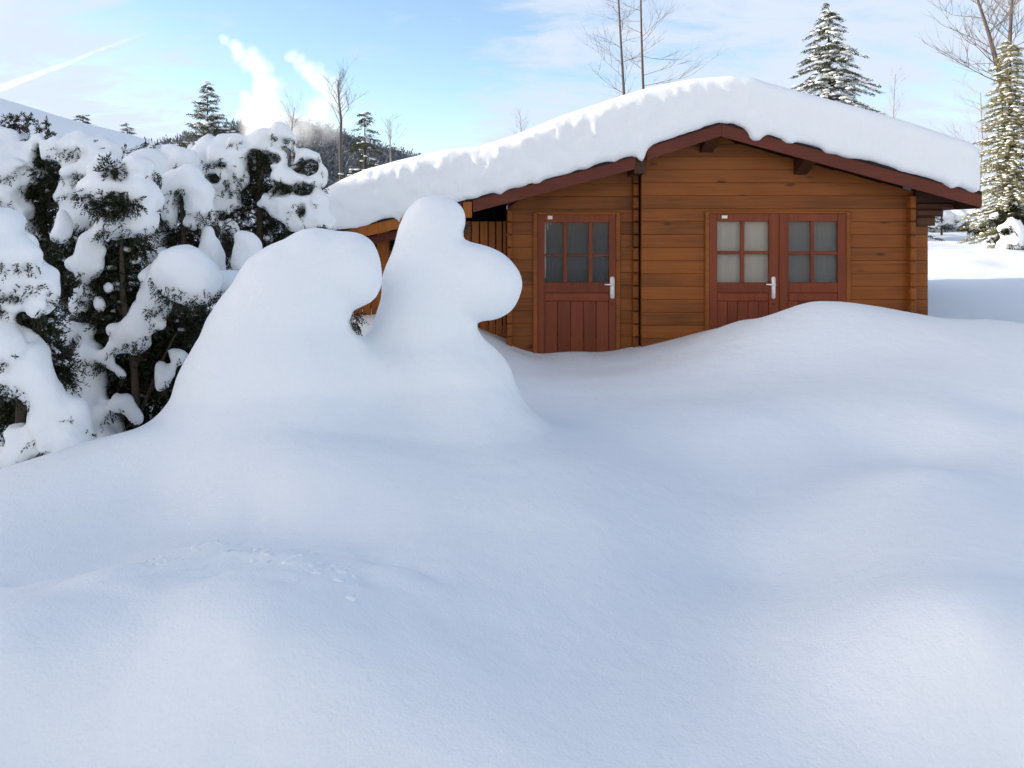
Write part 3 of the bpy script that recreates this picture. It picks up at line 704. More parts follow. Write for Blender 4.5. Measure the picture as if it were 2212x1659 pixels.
def shrub(name, label, Y0, prims, darks, stems, seed, k=0.07, wob=0.014, h=0.022, flecks=0.0, group=None, leaf=0.034, dens=1.0, cat='shrub', fringe=0.45, bil=0.085):
    base = at(stems[0][0][0], stems[0][0][1], Y0)
    root = empty(name, base, label, cat, group)
    pts = []
    for p in prims:
        L_ = [p[1], p[2]] if p[0] == 'c' else [(p[1], p[2], max(p[3], p[4]), p[6] if len(p) > 6 else 0)]
        for a in L_:
            yy = Y0 + (a[3] if len(a) > 3 else 0); c = at(a[0], a[1], yy); r = a[2] * yy / F * 1.1 + 0.06
            pts += [(c.x - r, c.y - r, c.z - r), (c.x + r, c.y + r, c.z + r)]
    pts = np.array(pts); lo, hi = pts.min(0), pts.max(0)
    G = grid(lo, hi, h); V = blob_field(G, prims, Y0, k)
    V += wob * fbm(G[0] * 4, G[1] * 4, G[2] * 4, 2) + wob * 0.8 * fbm(G[0] * 13, G[1] * 13, G[2] * 13, 2)
    V -= bil * np.abs(vnoise(G[0] * 5.5 + seed, G[1] * 5.5, G[2] * 5.0)) - bil * 0.3
    for dk in darks:                                   # hollows in the snow where the branches show
        if len(dk) > 4 and dk[4] <= 0.02:
            yy = Y0 + dk[4]; s_ = yy / F; c = at(dk[0], dk[1], yy)
            cv = sd_ell(G, c, (dk[2] * s_ * 0.95, 0.20, dk[3] * s_ * 0.95)) + 0.022 * fbm(G[0] * 9 + dk[0], G[1] * 9, G[2] * 9, 2)
            V = smax(V, -cv, 0.035)
    v, q = surface_nets(V, lo, h)
    fn = np.cross(v[q[:, 2]] - v[q[:, 0]], v[q[:, 3]] - v[q[:, 1]]); fn /= np.linalg.norm(fn, axis=1, keepdims=True) + 1e-9
    fc = v[q].mean(1)
    allv, allf = [v], [np.concatenate([q[:, [0, 1, 2]], q[:, [0, 2, 3]]])]; nv = len(v)
    lv, lf, ln = [], [], 0
    r = np.random.default_rng(seed)
    for i, dk in enumerate(darks):
        x, y, rx, ry = dk[:4]; yy = Y0 + (dk[4] if len(dk) > 4 else 0); fl = dk[5] if len(dk) > 5 else flecks
        n = max(6, int(rx * ry * 0.16 * dens))
        hol = len(dk) > 4 and dk[4] <= 0.02
        c, u = in_ell(x, y, rx, ry, yy + 0.13, n, seed * 31 + i, 0.5)
        d = u * 0.9 + r.normal(scale=0.45, size=(n, 3)) + np.array([0, -0.25, -0.25])
        a, f = sprigs(c, d, 17, 0.085 if hol else 0.11, leaf * 1.15, leaf * 0.27, seed * 17 + i, 0.25)
        lv.append(a); lf.append(f + ln); ln += len(a)
        if fl > 0:
            m = r.random(n) < fl * 0.5; cc = c[m] + np.array([0, -0.01, 0.012])
            rr = r.uniform(0.014, 0.036, (m.sum(), 1)) * np.array([[1.25, 1.1, 0.7]])
            a, f = blobs(cc, rr, seed + i); allv.append(a); allf.append(f + nv); nv += len(a)
    und = np.nonzero((fn[:, 2] < -0.25) & (fn[:, 1] < 0.5))[0]
    und = und[r.random(len(und)) < fringe * h * h * 900]
    if len(und):
        c = fc[und] + fn[und] * -0.02; d = fn[und] * 0.6 + np.array([0, -0.25, -0.45]) + r.normal(scale=0.4, size=(len(und), 3))
        a, f = sprigs(c, d, 11, leaf * 2.0, leaf * 0.95, leaf * 0.27, seed * 13, 0.2); lv.append(a); lf.append(f + ln); ln += len(a)
    cr = np.abs(vnoise(fc[:, 0] * 5.5 + seed, fc[:, 1] * 5.5, fc[:, 2] * 5.0))
    cs = np.nonzero((cr < 0.05) & (fn[:, 1] < 0.2) & (fn[:, 2] < 0.75) & (r.random(len(fc)) < 0.05 * (bil > 0.05)))[0]
    if len(cs):
        c = fc[cs] - fn[cs] * 0.01; d = fn[cs] * 0.5 + np.array([0, -0.2, -0.3]) + r.normal(scale=0.5, size=(len(cs), 3))
        a, f = sprigs(c, d, 9, leaf * 1.3, leaf * 0.8, leaf * 0.25, seed * 19, 0.2); lv.append(a); lf.append(f + ln); ln += len(a)
    mesh_obj('snow_load', np.concatenate(allv), np.concatenate(allf), SNOW, root, True)
    if lv: mesh_obj('foliage', np.concatenate(lv), np.concatenate(lf), YEW, root)
    st = MB()
    for s in stems:
        st.tube([at(a[0], a[1], Y0 + 0.05 + (a[3] if len(a) > 3 else 0)) for a in s], [a[2] * Y0 / F for a in s], 7)
    st.build('stem', BARK, root, True)
    return root

# left wave-shaped mound
LM = [('c', (598, 1080, 300, -0.1), (600, 850, 208)), ('c', (600, 850, 208), (596, 740, 146)), ('c', (596, 740, 146), (640, 640, 122)), ('c', (640, 640, 122), (690, 586, 86)), ('c', (690, 586, 86), (746, 582, 74)), ('c', (746, 582, 72), (768, 604, 51))]
# right mound with a nodding head
RM = [('c', (958, 1090, 262, -0.3), (938, 880, 180, -0.03)), ('c', (938, 880, 180, -0.03), (918, 730, 112)), ('c', (918, 730, 112), (912, 610, 82)), ('c', (912, 610, 82), (922, 520, 66)), ('c', (922, 520, 66), (930, 488, 61)), ('e', 950, 474, 52, 47, 0),
      ('c', (925, 566, 62), (1030, 592, 64)), ('c', (930, 620, 88), (1040, 614, 77)), ('e', 1052, 614, 76, 70, -10)]
MESHES = mound_pair((LM, 5.35, 0.05), (RM, 5.9, 0.06), 0.28, (-3.4, 2.6, -0.3), (1.5, 7.9, 2.15), 0.03, 0.02)
def mound_obj(parent, data):
    v, q, n = data
    o = mesh_obj('snow_load', v, q, SNOW, parent, True)
    o.data.normals_split_custom_set_from_vertices(n.tolist()); return o
# crumbs of broken snow along the shovelled crest
rc = np.random.default_rng(91); nC = 70
cxs = rc.uniform(280, 770, nC); cys = np.interp(cxs, [280, 400, 520, 640, 770], [1190, 1168, 1172, 1205, 1260]) + rc.normal(scale=14, size=nC) + np.abs(rc.normal(scale=26, size=nC))
Yc_ = np.interp(cys, [1130, 1170, 1260, 1350], [3.8, 3.45, 3.1, 2.8]) + rc.normal(scale=.05, size=nC)
Xc_ = (cxs - CX) * Yc_ / F; rr = rc.uniform(0.006, 0.019, nC)
a, f = blobs(np.stack([Xc_, Yc_, ground_h(Xc_, Yc_) - rr * 0.35], 1), np.stack([rr * 1.4, rr * 1.2, rr * 0.75], 1), 92)
tag(mesh_obj('snow_clumps', a, f, SNOW, None, True), 'small crumbs of broken snow on the near left drift', 'snow clumps', kind='stuff')
root = empty('snow_covered_shrub', at(600, 1000, 5.35), 'snow buried shrub bowed into a wave, its hooked top curling right', 'shrub', 'shrubs buried in snow before the cabin')
mound_obj(root, MESHES[0])
c, u = in_ell(754, 688, 20, 28, 5.45, 60, 5, 1.2); a, f = sprigs(c, u + np.array([0, -0.6, -0.2]), 13, 0.08, 0.03, 0.011, 6, 0.2)
mesh_obj('foliage', a, f, YEW, root)
root2 = empty('snow_covered_shrub', at(945, 1000, 5.9), 'tall snow buried shrub with a round nodding head and a bulging right shoulder', 'shrub', 'shrubs buried in snow before the cabin')
mound_obj(root2, MESHES[1])
c, u = in_ell(985, 492, 16, 16, 5.95, 26, 15, 1.2); a, f = sprigs(c, u + np.array([0.5, -0.2, -0.6]), 9, 0.06, 0.03, 0.011, 16, 0.2)
mesh_obj('foliage', a, f, YEW, root2)

# ------------------------------------------------------------------ the snow-laden hedge at the left
HG = 'snow laden evergreen shrubs of the left hedge'
shrub('snow_laden_shrub', 'evergreen shrub at the far left edge with tall humps of snow round a dark hollow', 6.4,
  [('c', (18, 330, 44), (10, 420, 62)), ('e', 20, 330, 45, 55, 0), ('c', (84, 300, 20), (78, 350, 34)), ('c', (112, 295, 16), (106, 330, 22)), ('c', (140, 330, 34), (160, 400, 36)), ('c', (160, 400, 36), (172, 480, 34)), ('c', (205, 330, 40), (225, 400, 50)),
   ('c', (30, 420, 55), (40, 480, 50)), ('e', 40, 410, 40, 45, 0), ('c', (172, 480, 34), (178, 540, 24)), ('c', (150, 420, 26), (165, 450, 30))],
  [(96, 385, 34, 46, -0.10), (75, 420, 34, 32, -0.10), (100, 480, 36, 52, -0.05), (105, 560, 34, 40, -0.02), (40, 264, 26, 10, 0.0), (20, 275, 14, 6, 0), (98, 285, 12, 18, -.05), (72, 335, 10, 26, -0.1), (120, 600, 40, 40, 0.1), (5, 392, 12, 16, -.1)],
  [[(100, 760, 10), (98, 560, 8), (92, 400, 6), (84, 310, 3)]], 21, flecks=0.06, group=HG)
shrub('snow_laden_shrub', 'low evergreen shrub in the bottom left corner with big drooping snow paws', 5.0,
  [('c', (-10, 520, 66), (45, 590, 52)), ('c', (45, 590, 52), (86, 632, 28)), ('c', (86, 620, 26), (88, 672, 13)), ('c', (10, 600, 58), (20, 640, 38)), ('c', (60, 640, 22), (62, 664, 10)),
   ('c', (-10, 740, 62), (50, 790, 48)), ('c', (50, 790, 48), (100, 850, 30)), ('c', (100, 850, 30), (118, 905, 22)), ('c', (40, 810, 28), (38, 850, 14)), ('c', (70, 820, 26), (68, 862, 12)), ('c', (14, 790, 40), (16, 830, 20)), ('c', (110, 880, 32), (135, 960, 40)),
   ('c', (24, 934, 20), (85, 922, 22)), ('c', (10, 990, 26), (60, 985, 40)), ('e', 60, 895, 16, 10, 10), ('c', (0, 835, 16), (2, 850, 14)), ('c', (150, 900, 30), (175, 990, 50)), ('e', 18, 1000, 22, 22, 0)],
  [(45, 672, 48, 36, 0.05), (20, 680, 30, 30, 0.08), (80, 690, 30, 26, 0.05), (45, 865, 46, 30, 0.08), (15, 880, 30, 30, 0.1), (85, 880, 28, 26, 0.08), (130, 800, 20, 24, 0.1), (120, 775, 24, 24, 0.12), (0, 800, 14, 24, 0), (25, 965, 20, 20, 0.05), (90, 740, 20, 40, 0.25), (80, 950, 24, 16, 0.1), (8, 650, 14, 8, -0.15)],
  [[(40, 1000, 10), (45, 860, 9), (40, 680, 6)]], 22, flecks=0.10, group=HG)
shrub('snow_laden_shrub', 'open evergreen shrub with bare brown stems and a deep dark interior below its snow cap', 5.9,
  [('c', (235, 345, 24), (245, 400, 60)), ('c', (245, 400, 60), (300, 440, 46)), ('c', (300, 440, 46), (312, 478, 34)), ('e', 262, 488, 56, 34, 8), ('e', 300, 482, 40, 36, 20), ('c', (290, 380, 40), (318, 430, 32)),
   ('c', (130, 458, 10), (132, 500, 24)), ('c', (185, 520, 14), (184, 566, 38)), ('c', (300, 668, 18), (292, 716, 34)), ('c', (292, 716, 34), (296, 768, 10)), ('c', (330, 600, 30), (332, 650, 24)), ('c', (332, 650, 24), (330, 705, 22)), ('c', (352, 640, 14), (356, 704, 13)),
   ('c', (128, 730, 36), (160, 712, 20)), ('e', 118, 742, 30, 32, 0), ('c', (175, 620, 16), (180, 700, 26, 0.2)), ('c', (185, 720, 22, .05), (170, 860, 40, .05)), ('c', (196, 860, 36, .05), (215, 960, 56, .05)), ('c', (200, 760, 20, .08), (205, 900, 38, .05)),
   ('c', (250, 850, 9), (272, 862, 13)), ('c', (272, 862, 13), (300, 905, 9)), ('e', 231, 770, 11, 10, 0), ('c', (240, 790, 8), (266, 806, 12)), ('e', 244, 712, 14, 13, 0), ('e', 248, 740, 7, 16, 0), ('e', 376, 770, 17, 15, -20), ('e', 366, 800, 7, 10, 0), ('c', (345, 805, 9), (350, 830, 7)), ('e', 340, 790, 9, 8, 0),
   ('e', 215, 660, 18, 24, 20), ('e', 236, 625, 10, 12, 0), ('e', 330, 620, 26, 30, 0), ('e', 295, 545, 16, 10, 10), ('e', 225, 542, 13, 12, 0)],
  [(238, 440, 26, 22, -0.32), (236, 368, 10, 22, -.3), (280, 440, 20, 8, -.34), (255, 620, 62, 90, 0.06, .16), (230, 680, 50, 66, 0.05, .2), (285, 640, 36, 60, 0.08, .08), (262, 760, 60, 70, 0.1, .12), (330, 790, 56, 66, 0.12, .06), (320, 880, 70, 64, 0.15, .08), (265, 870, 40, 60, 0.2, .12), (370, 760, 40, 60, .12, .05), (395, 700, 30, 40, .12), (160, 600, 36, 40, .1), (190, 650, 36, 40, .1), (280, 530, 40, 20, 0.02), (150, 540, 30, 30, .1), (350, 930, 60, 40, 0.15), (300, 700, 50, 60, .2), (160, 760, 24, 22, .12), (390, 830, 30, 40, .15)],
  [[(300, 960, 10), (290, 800, 8), (266, 640, 7), (262, 540, 4), (268, 505, 2)], [(290, 800, 6), (330, 680, 4), (350, 600, 2)], [(266, 680, 4), (220, 600, 3), (170, 575, 2)], [(300, 900, 5), (350, 780, 3), (380, 720, 2)]], 23, flecks=0.1, group=HG, k=0.05, dens=1.1)
shrub('snow_laden_shrub', 'evergreen shrub bent into a hanging loop of snow above a big egg shaped lump', 6.5,
  [('c', (366, 470, 15), (368, 430, 22)), ('c', (368, 430, 22), (384, 396, 27)), ('c', (384, 396, 27), (408, 384, 28)), ('c', (408, 384, 28), (428, 410, 28)), ('c', (428, 410, 28), (430, 450, 27)), ('c', (430, 450, 27), (416, 478, 24)),
   ('c', (372, 470, 12), (374, 492, 5)), ('c', (352, 500, 24, .3), (350, 560, 34, .3)), ('c', (448, 500, 16), (458, 560, 26)), ('c', (458, 560, 26), (462, 600, 22)),
   ('e', 396, 588, 66, 62, -32, -0.75), ('e', 420, 608, 60, 56, -20, -0.75), ('c', (450, 615, 30, -0.45), (530, 610, 30, -0.3)), ('c', (345, 560, 30, 0.0), (352, 640, 36, 0.0)), ('c', (372, 330, 22, .6), (392, 350, 34, .6)), ('e', 345, 350, 40, 40, 0, .7), ('c', (320, 370, 50, .5), (345, 440, 40, .4)),
   ('c', (395, 690, 14, -.1), (400, 712, 24, -.1)), ('c', (520, 515, 12, -.1), (528, 570, 30, -.1)), ('c', (546, 520, 12, -.1), (550, 570, 30, -.1)), ('e', 535, 530, 20, 30, 0, -.1)],
  [(393, 445, 12, 36, 0.02), (400, 525, 34, 34, 0.0), (384, 490, 18, 30, .05), (430, 550, 24, 24, 0.05), (335, 440, 20, 50, 0.1), (470, 530, 16, 50, 0.3), (400, 680, 50, 24, -0.2), (425, 700, 30, 30, -0.1), (395, 740, 40, 50, -.1), (498, 565, 20, 50, .4), (325, 318, 14, 8, .5), (272, 322, 16, 5, .6)],
  [[(400, 760, 9), (402, 640, 8), (398, 520, 6), (392, 430, 4)]], 24, flecks=0.04, group=HG, bil=0.012, k=0.05)
shrub('snow_laden_shrub', 'evergreen shrub nearest the cabin roof with two snow hooks arching from its crown', 7.6,
  [('e', 475, 335, 62, 42, 0), ('c', (440, 350, 36), (440, 400, 30)), ('c', (490, 370, 50), (505, 420, 26)), ('c', (470, 400, 36), (475, 470, 30)), ('e', 520, 330, 30, 30, 0),
   ('c', (545, 330, 14), (570, 300, 17)), ('c', (570, 300, 17), (600, 288, 16)), ('c', (600, 288, 16), (625, 300, 16)), ('c', (625, 300, 16), (630, 318, 12)), ('c', (590, 318, 17), (602, 350, 18)), ('c', (602, 350, 18), (594, 372, 14)),
   ('c', (640, 352, 9), (660, 334, 13)), ('c', (660, 334, 13), (682, 340, 14)), ('c', (682, 340, 14), (696, 366, 10)), ('c', (565, 385, 14), (590, 400, 24)), ('c', (590, 400, 24), (620, 390, 28)), ('c', (620, 390, 28), (632, 430, 24)), ('c', (632, 430, 24), (622, 470, 30)),
   ('c', (650, 388, 16), (678, 400, 16)), ('c', (678, 400, 16), (688, 432, 12)), ('c', (490, 440, 26), (510, 465, 20)), ('c', (530, 450, 20), (534, 478, 12)), ('c', (505, 470, 12), (508, 484, 7)), ('c', (574, 455, 22), (586, 480, 18)), ('c', (600, 450, 26), (660, 480, 30)), ('c', (640, 490, 26), (680, 500, 24)), ('e', 665, 440, 30, 40, 0), ('c', (600, 500, 16), (620, 506, 12)),
   ('c', (480, 500, 22), (505, 505, 16)), ('c', (490, 560, 24, .4), (500, 600, 26, .4)), ('e', 440, 440, 26, 50, 0, .2), ('c', (690, 450, 22), (694, 500, 22))],
  [(548, 350, 20, 30, -0.05), (562, 385, 26, 40, -0.02), (585, 340, 22, 12, -.1), (600, 408, 34, 16, -0.12), (540, 425, 26, 20, 0.0), (545, 470, 50, 30, 0.0), (590, 500, 44, 30, 0.0), (455, 385, 14, 12, -.22), (470, 355, 16, 8, -.3), (660, 360, 26, 14, 0.0), (650, 410, 24, 14, -.1), (645, 455, 10, 16, -.22), (640, 515, 40, 16, 0), (560, 530, 50, 24, 0.05), (500, 520, 34, 20, .15), (690, 505, 20, 12, -.05), (615, 305, 10, 6, -.05), (480, 468, 14, 14, -.1), (530, 400, 20, 30, .05)],
  [[(560, 640, 9), (562, 500, 8), (560, 400, 6), (580, 320, 3)], [(560, 430, 4), (620, 380, 3), (665, 350, 2)]], 25, flecks=0.05, group=HG, k=0.055)

# ------------------------------------------------------------------ trees
def gz_at(x, y):
    if x < -4 and 11 < y < 65: return float(max(hill_left(np.array(x), np.array(y)), ground_h(np.array(x), np.array(y))))
    return float(ground_h(np.array(x), np.array(y)))
def spruce(label, top, Y, rad_px, drop_px, seed, snow=0.5, name='spruce_tree', needle=None, up=0.15, dens=1.0, base_z=None, group='conifers behind the cabin and hedge', shape=1.0, cat='tree', step=0.17, snowsize=1.0, droop=0.3, ns=1.0):
    """top = photo pixel of the tip; the crown is rad_px wide (half) at drop_px below the tip"""
    r = random.Random(seed); s = Y / F; T = at(top[0], top[1], Y)
    bz = gz_at(T.x, Y) if base_z is None else base_z
    H = T.z - bz; root = empty(name, (T.x, Y, bz), label, cat, group)
    tr = MB(); tr.tube([(T.x, Y, bz - 0.3), (T.x + 0.01, Y, bz + H * 0.5), (T.x, Y, T.z - 0.05)], [H * 0.020 + 0.02, H * 0.011 + 0.012, 0.008], 8); tr.build('trunk', BARK, root, True)
    slope = rad_px / drop_px; z = T.z - 0.08
    C, Dr, SC, SR = [], [], [], []
    while z > bz + min(0.35, H * 0.2):
        L = min(((T.z - z) ** shape) * slope * (max(drop_px * s, 0.01) ** (1 - shape)), H * 0.42) + 0.10
        nb = max(4, int(7 * dens)); a0 = r.uniform(0, 6.28)
        for b in range(nb):
            a = a0 + b * 6.283 / nb + r.uniform(-0.25, 0.25); Lb = L * r.uniform(0.55, 1.12); up_ = up + r.uniform(-.16, .16)
            dx_, dy_ = math.cos(a), math.sin(a); zz = z + r.uniform(-step, step)
            n = max(3, int(Lb / (0.085 * ns))); pts = []
            for i in range(n + 1):
                t = i / n; pts.append((T.x + dx_ * Lb * t, Y + dy_ * Lb * t, zz + Lb * (up_ * t - droop * t * t * 1.2 + 0.16 * t ** 4)))
            for i in range(1, n + 1):
                t = i / n; p = pts[i]; tw = 0.10 + 0.20 * (1 - t) * min(Lb, 1.3)
                for sgn in (-1, 1):
                    C.append(tuple(p)); Dr.append((dx_ * 0.75 - sgn * dy_ * 0.85, dy_ * 0.75 + sgn * dx_ * 0.85, -0.22 + r.uniform(-0.15, 0.1)))
                C.append(p); Dr.append((dx_, dy_, -0.1))
                if r.random() < snow * (0.45 + 0.55 * t):
                    w_ = (0.05 + 0.075 * r.random()) * (1.05 - 0.4 * t) * snowsize
                    SC.append((p[0] + r.uniform(-.04, .04), p[1] + r.uniform(-.04, .04), p[2] + 0.012 + w_ * 0.15)); SR.append((w_ * 1.35, w_ * 1.0, w_ * 0.42))
        z -= step * r.uniform(0.8, 1.15)
    a, f = sprigs(np.array(C), np.array(Dr), 7, 0.19 * ns, 0.085 * ns, 0.030 * ns, seed, 0.15)
    mesh_obj('crown', a, f, needle or SPRUCE, root)
    if SC:
        a, f = blobs(np.array(SC), np.array(SR), seed); tag(mesh_obj('snow', a, f, SNOW, root, True), kind='stuff')
    return root
spruce('full snow dusted spruce standing behind the right slope of the cabin roof', (1790, 14), 30, 112, 205, 31, snow=0.34, step=0.21, snowsize=1.4, droop=0.55, dens=1.1, up=0.22)
spruce('snow dusted spruce rising behind the hedge, left of the steam', (448, 186), 38, 56, 125, 32, snow=0.35, step=0.24, up=0.3, snowsize=1.3)
spruce('slim dark conifer standing above the left end of the roof', (788, 248), 30, 38, 110, 33, snow=0.3, step=0.3, dens=0.75, shape=0.9)
spruce('slim golden conifer crusted with snow, right of the cabin', (2182, 92), 21, 60, 260, 34, snow=0.62, needle=GOLDEN, step=0.12, shape=0.62, snowsize=0.56, name='conifer_tree', droop=0.45, ns=0.66, dens=1.35)
spruce('tiny dark conifer alone on the crest of the left hill', (179, 244), 27, 10, 20, 35, snow=0.2, step=0.07, dens=0.6, base_z=at(179, 300, 27).z, ns=0.5, snowsize=0.4)
spruce('tinier faint conifer lower down the crest of the left hill', (274, 268), 28, 7, 20, 36, snow=0.4, step=0.07, dens=0.6, base_z=at(274, 310, 28).z, ns=0.5, snowsize=0.4)

def bare_tree(label, path, Y, r0, seed, depth=3, nb=14, L0=1.6, mt=None, group='bare trees behind the cabin', lo_t=0.2, name='bare_tree', upw=0.5, droop=0.0):
    """path: photo pixels of the trunk from low to high"""
    r = random.Random(seed); pts = [at(x, y, Y) for x, y in path]
    p0 = pts[0]; gz = gz_at(p0.x, Y); m = MB(); tw = MB()
    full = [Vector((p0.x + 0.1, Y, gz - 0.2))] + pts
    nn = len(full); m.tube(full, [r0 * (1 - 0.85 * i / (nn - 1)) + 0.008 for i in range(nn)], 7)
    def grow(p, d, L, rad, lev):
        n = 4; q = [p]; dd = d.copy()
        for i in range(n):
            dd = (dd + Vector((r.uniform(-.2, .2), r.uniform(-.2, .2), r.uniform(-.12, .2) - droop * lev * 0.2))).normalized(); q.append(q[-1] + dd * L / n)
        tw.tube(q, [rad * (1 - 0.75 * i / n) for i in range(n + 1)], 4 if lev else 5, False)
        if lev < depth:
            for _ in range(r.randint(4, 6)):
                i = r.randint(1, n); b = (dd + Vector((r.uniform(-1, 1), r.uniform(-1, 1), r.uniform(-0.3, 0.7))) * 0.85).normalized()
                grow(q[i], b, L * r.uniform(0.42, 0.66), rad * 0.5, lev + 1)
    for b in range(nb):
        t = lo_t + (1 - lo_t) * (b + r.random()) / nb; k = t * (len(full) - 2) + 1; i = min(int(k), len(full) - 2); p = full[i].lerp(full[i + 1], k - i)
        a = r.uniform(0, 6.28); d = Vector((math.cos(a), math.sin(a), upw + r.uniform(-.2, .3))).normalized()
        grow(p, d, L0 * (1.05 - 0.6 * t) * r.uniform(0.7, 1.2), r0 * 0.21 * (1.1 - 0.6 * t), 1)
    root = empty(name, (p0.x, Y, gz), label, 'tree', group)
    m.build('trunk', mt or BARK_GREY, root, True); tw.build('branches', mt or TWIG, root, True)
    return root
bare_tree('thin bare tree with a leaning trunk above the roof crest, left of its twin', [(1350, 240), (1347, 190), (1341, 90), (1336, 0), (1330, -80), (1326, -150)], 30, 0.06, 41, L0=1.5, nb=22, lo_t=0.1, upw=0.15)
bare_tree('thin bare tree with wide horizontal twigs above the roof crest, right of its twin', [(1392, 240), (1389, 180), (1386, 90), (1384, 0), (1383, -90), (1381, -160)], 31, 0.06, 42, L0=1.9, nb=24, lo_t=0.1, upw=0.1)
bare_tree('feathery bare tree in front of the right hand steam plume', [(735, 320), (737, 260), (732, 215), (730, 172)], 42, 0.10, 43, L0=1.7, nb=16, lo_t=0.25, upw=1.1)
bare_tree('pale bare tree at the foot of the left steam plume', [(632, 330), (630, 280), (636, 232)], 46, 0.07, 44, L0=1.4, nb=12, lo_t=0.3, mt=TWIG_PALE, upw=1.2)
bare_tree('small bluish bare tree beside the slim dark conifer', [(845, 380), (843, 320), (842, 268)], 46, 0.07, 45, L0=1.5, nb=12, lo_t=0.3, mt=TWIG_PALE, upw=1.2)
bare_tree('tall bare tree leaning left in the top right corner', [(2172, 240), (2160, 160), (2135, 70), (2112, 0), (2090, -80)], 30, 0.12, 46, L0=2.4, nb=20, lo_t=0.15, upw=0.5)
bare_tree('straight bare tree rising above the golden conifer at the right edge', [(2178, 300), (2180, 110), (2186, 0), (2190, -90)], 33, 0.13, 47, L0=2.2, nb=18, lo_t=0.2, upw=0.7)
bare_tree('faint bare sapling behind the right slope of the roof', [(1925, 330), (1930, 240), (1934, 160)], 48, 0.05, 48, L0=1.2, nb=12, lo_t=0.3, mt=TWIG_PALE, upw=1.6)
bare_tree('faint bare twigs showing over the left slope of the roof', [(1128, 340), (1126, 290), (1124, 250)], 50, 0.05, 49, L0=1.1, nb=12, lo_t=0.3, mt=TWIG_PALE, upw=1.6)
bare_tree('drooping bare tree half hidden by the golden conifer', [(2110, 480), (2118, 380), (2122, 300), (2118, 200)], 38, 0.07, 50, L0=2.0, nb=18, lo_t=0.2, mt=TWIG_PALE, upw=0.7)

# ------------------------------------------------------------------ forested ridge far behind
FX = [px(a, 260) for a in (300, 460, 540, 600, 650, 720, 780, 830, 890, 1000, 1400)]; FZ = [pz(b, 260) for b in (430, 372, 325, 298, 294, 305, 326, 345, 362, 395, 480)]
def far_hill(x, y):
    cz = np.interp(x, FX, FZ); d = y - 260
    return -1 + (cz - 1.6) * np.where(d < 0, 1 - smooth01(-d / 170) ** 1.0, 1 - smooth01(d / 150)) + 1.0 * fbm(x * 0.05, y * 0.05, 0 * x, 3)
hill_mesh('hill', np.linspace(-190, 60, 90), np.linspace(92, 400, 90), far_hill, SNOW_FAR)
WOOD = leafmat('hazed_winter_wood', [(0.12, 0.145, 0.18), (0.15, 0.165, 0.195), (0.11, 0.135, 0.165), (0.17, 0.19, 0.22), (0.14, 0.15, 0.17)], 0.9)  # grey wood colours, lifted towards blue to stand in for distance haze
r = np.random.default_rng(77); C, Dr = [], []
n = 4200; xs = r.uniform(-95, -25, n); ys = r.uniform(150, 268, n); zs = far_hill(xs, ys)
for i in range(n):
    hgt = r.uniform(3, 6.5); k = 9
    con = r.random() < 0.3
    for j in range(k):
        t = (j + r.random()) / k; sp = (1 - t) * 1.2 if con else 0.4 + 0.9 * math.sin(3.1 * t)
        C.append((xs[i] + r.normal() * sp * .6, ys[i] + r.normal() * sp * .6, zs[i] + hgt * t)); Dr.append((r.normal() * .5, r.normal() * .5, -0.3 if con else 1.0))
a, f = sprigs(np.array(C), np.array(Dr), 3, 1.0, 1.5, 0.30, 78)
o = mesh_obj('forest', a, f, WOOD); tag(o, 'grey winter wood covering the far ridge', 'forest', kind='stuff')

# ------------------------------------------------------------------ right background: snowed-in hedge and bushes
def snow_bush(label, prims, darks, Y, seed, cat='bush', name='snowy_bush', group='snowy bushes right of the cabin'):
    return shrub(name, label, Y, prims, darks, [[(prims[0][1] if prims[0][0] == 'e' else prims[0][1][0], 560, 3), (prims[0][1] if prims[0][0] == 'e' else prims[0][1][0], 500, 2)]], seed, k=0.15, wob=0.05, h=0.07, group=group, leaf=0.10, dens=2.0, cat=cat)
snow_bush('white snow caked bush under the golden conifer, at the right edge', [('e', 2190, 520, 24, 26, 0), ('e', 2172, 545, 20, 18, 0), ('e', 2208, 548, 20, 20, 0), ('e', 2186, 480, 16, 14, 20), ('e', 2165, 498, 13, 12, 0), ('e', 2200, 492, 13, 10, -20), ('e', 2150, 470, 14, 9, 10, .6), ('e', 2218, 470, 14, 9, -10, .6), ('e', 2192, 452, 12, 9, 0, .6), ('e', 2160, 440, 10, 7, 0, .8), ('c', (2180, 525, 10), (2160, 560, 12))], [(2188, 545, 9, 8, -0.3), (2200, 556, 14, 5, -.4), (2178, 500, 16, 6, -.2), (2196, 470, 14, 6, 0), (2160, 480, 14, 6, 0.2), (2180, 455, 18, 10, .3)], 20, 61)
snow_bush('small rounded snow bush left of the golden conifer foot', [('e', 2135, 535, 16, 16, 0), ('e', 2118, 545, 13, 11, 0), ('e', 2148, 545, 14, 12, 0), ('e', 2140, 515, 10, 9, 0), ('e', 2105, 552, 10, 6, 0)], [(2130, 552, 8, 3, -.2), (2144, 528, 6, 4, -.2)], 21, 62)
snow_bush('snow caked shrub behind the golden conifer, against the sky', [('e', 2150, 455, 22, 16, 0), ('e', 2130, 475, 20, 14, 0), ('e', 2175, 470, 24, 18, 0), ('e', 2205, 450, 22, 18, 0), ('e', 2160, 495, 34, 16, 0), ('e', 2110, 492, 16, 9, 0), ('e', 2210, 490, 24, 20, 0)], [(2140, 468, 10, 5, -.3), (2185, 486, 12, 6, -.3), (2165, 462, 8, 5, -.3), (2120, 488, 8, 4, -.3), (2150, 485, 30, 10, .2)], 28, 66)
hz = empty('hedge', at(2070, 495, 34), 'low dark hedge capped with snow across the far end of the field', 'hedge')
Yh = 34; r2 = np.random.default_rng(63); nL = 480
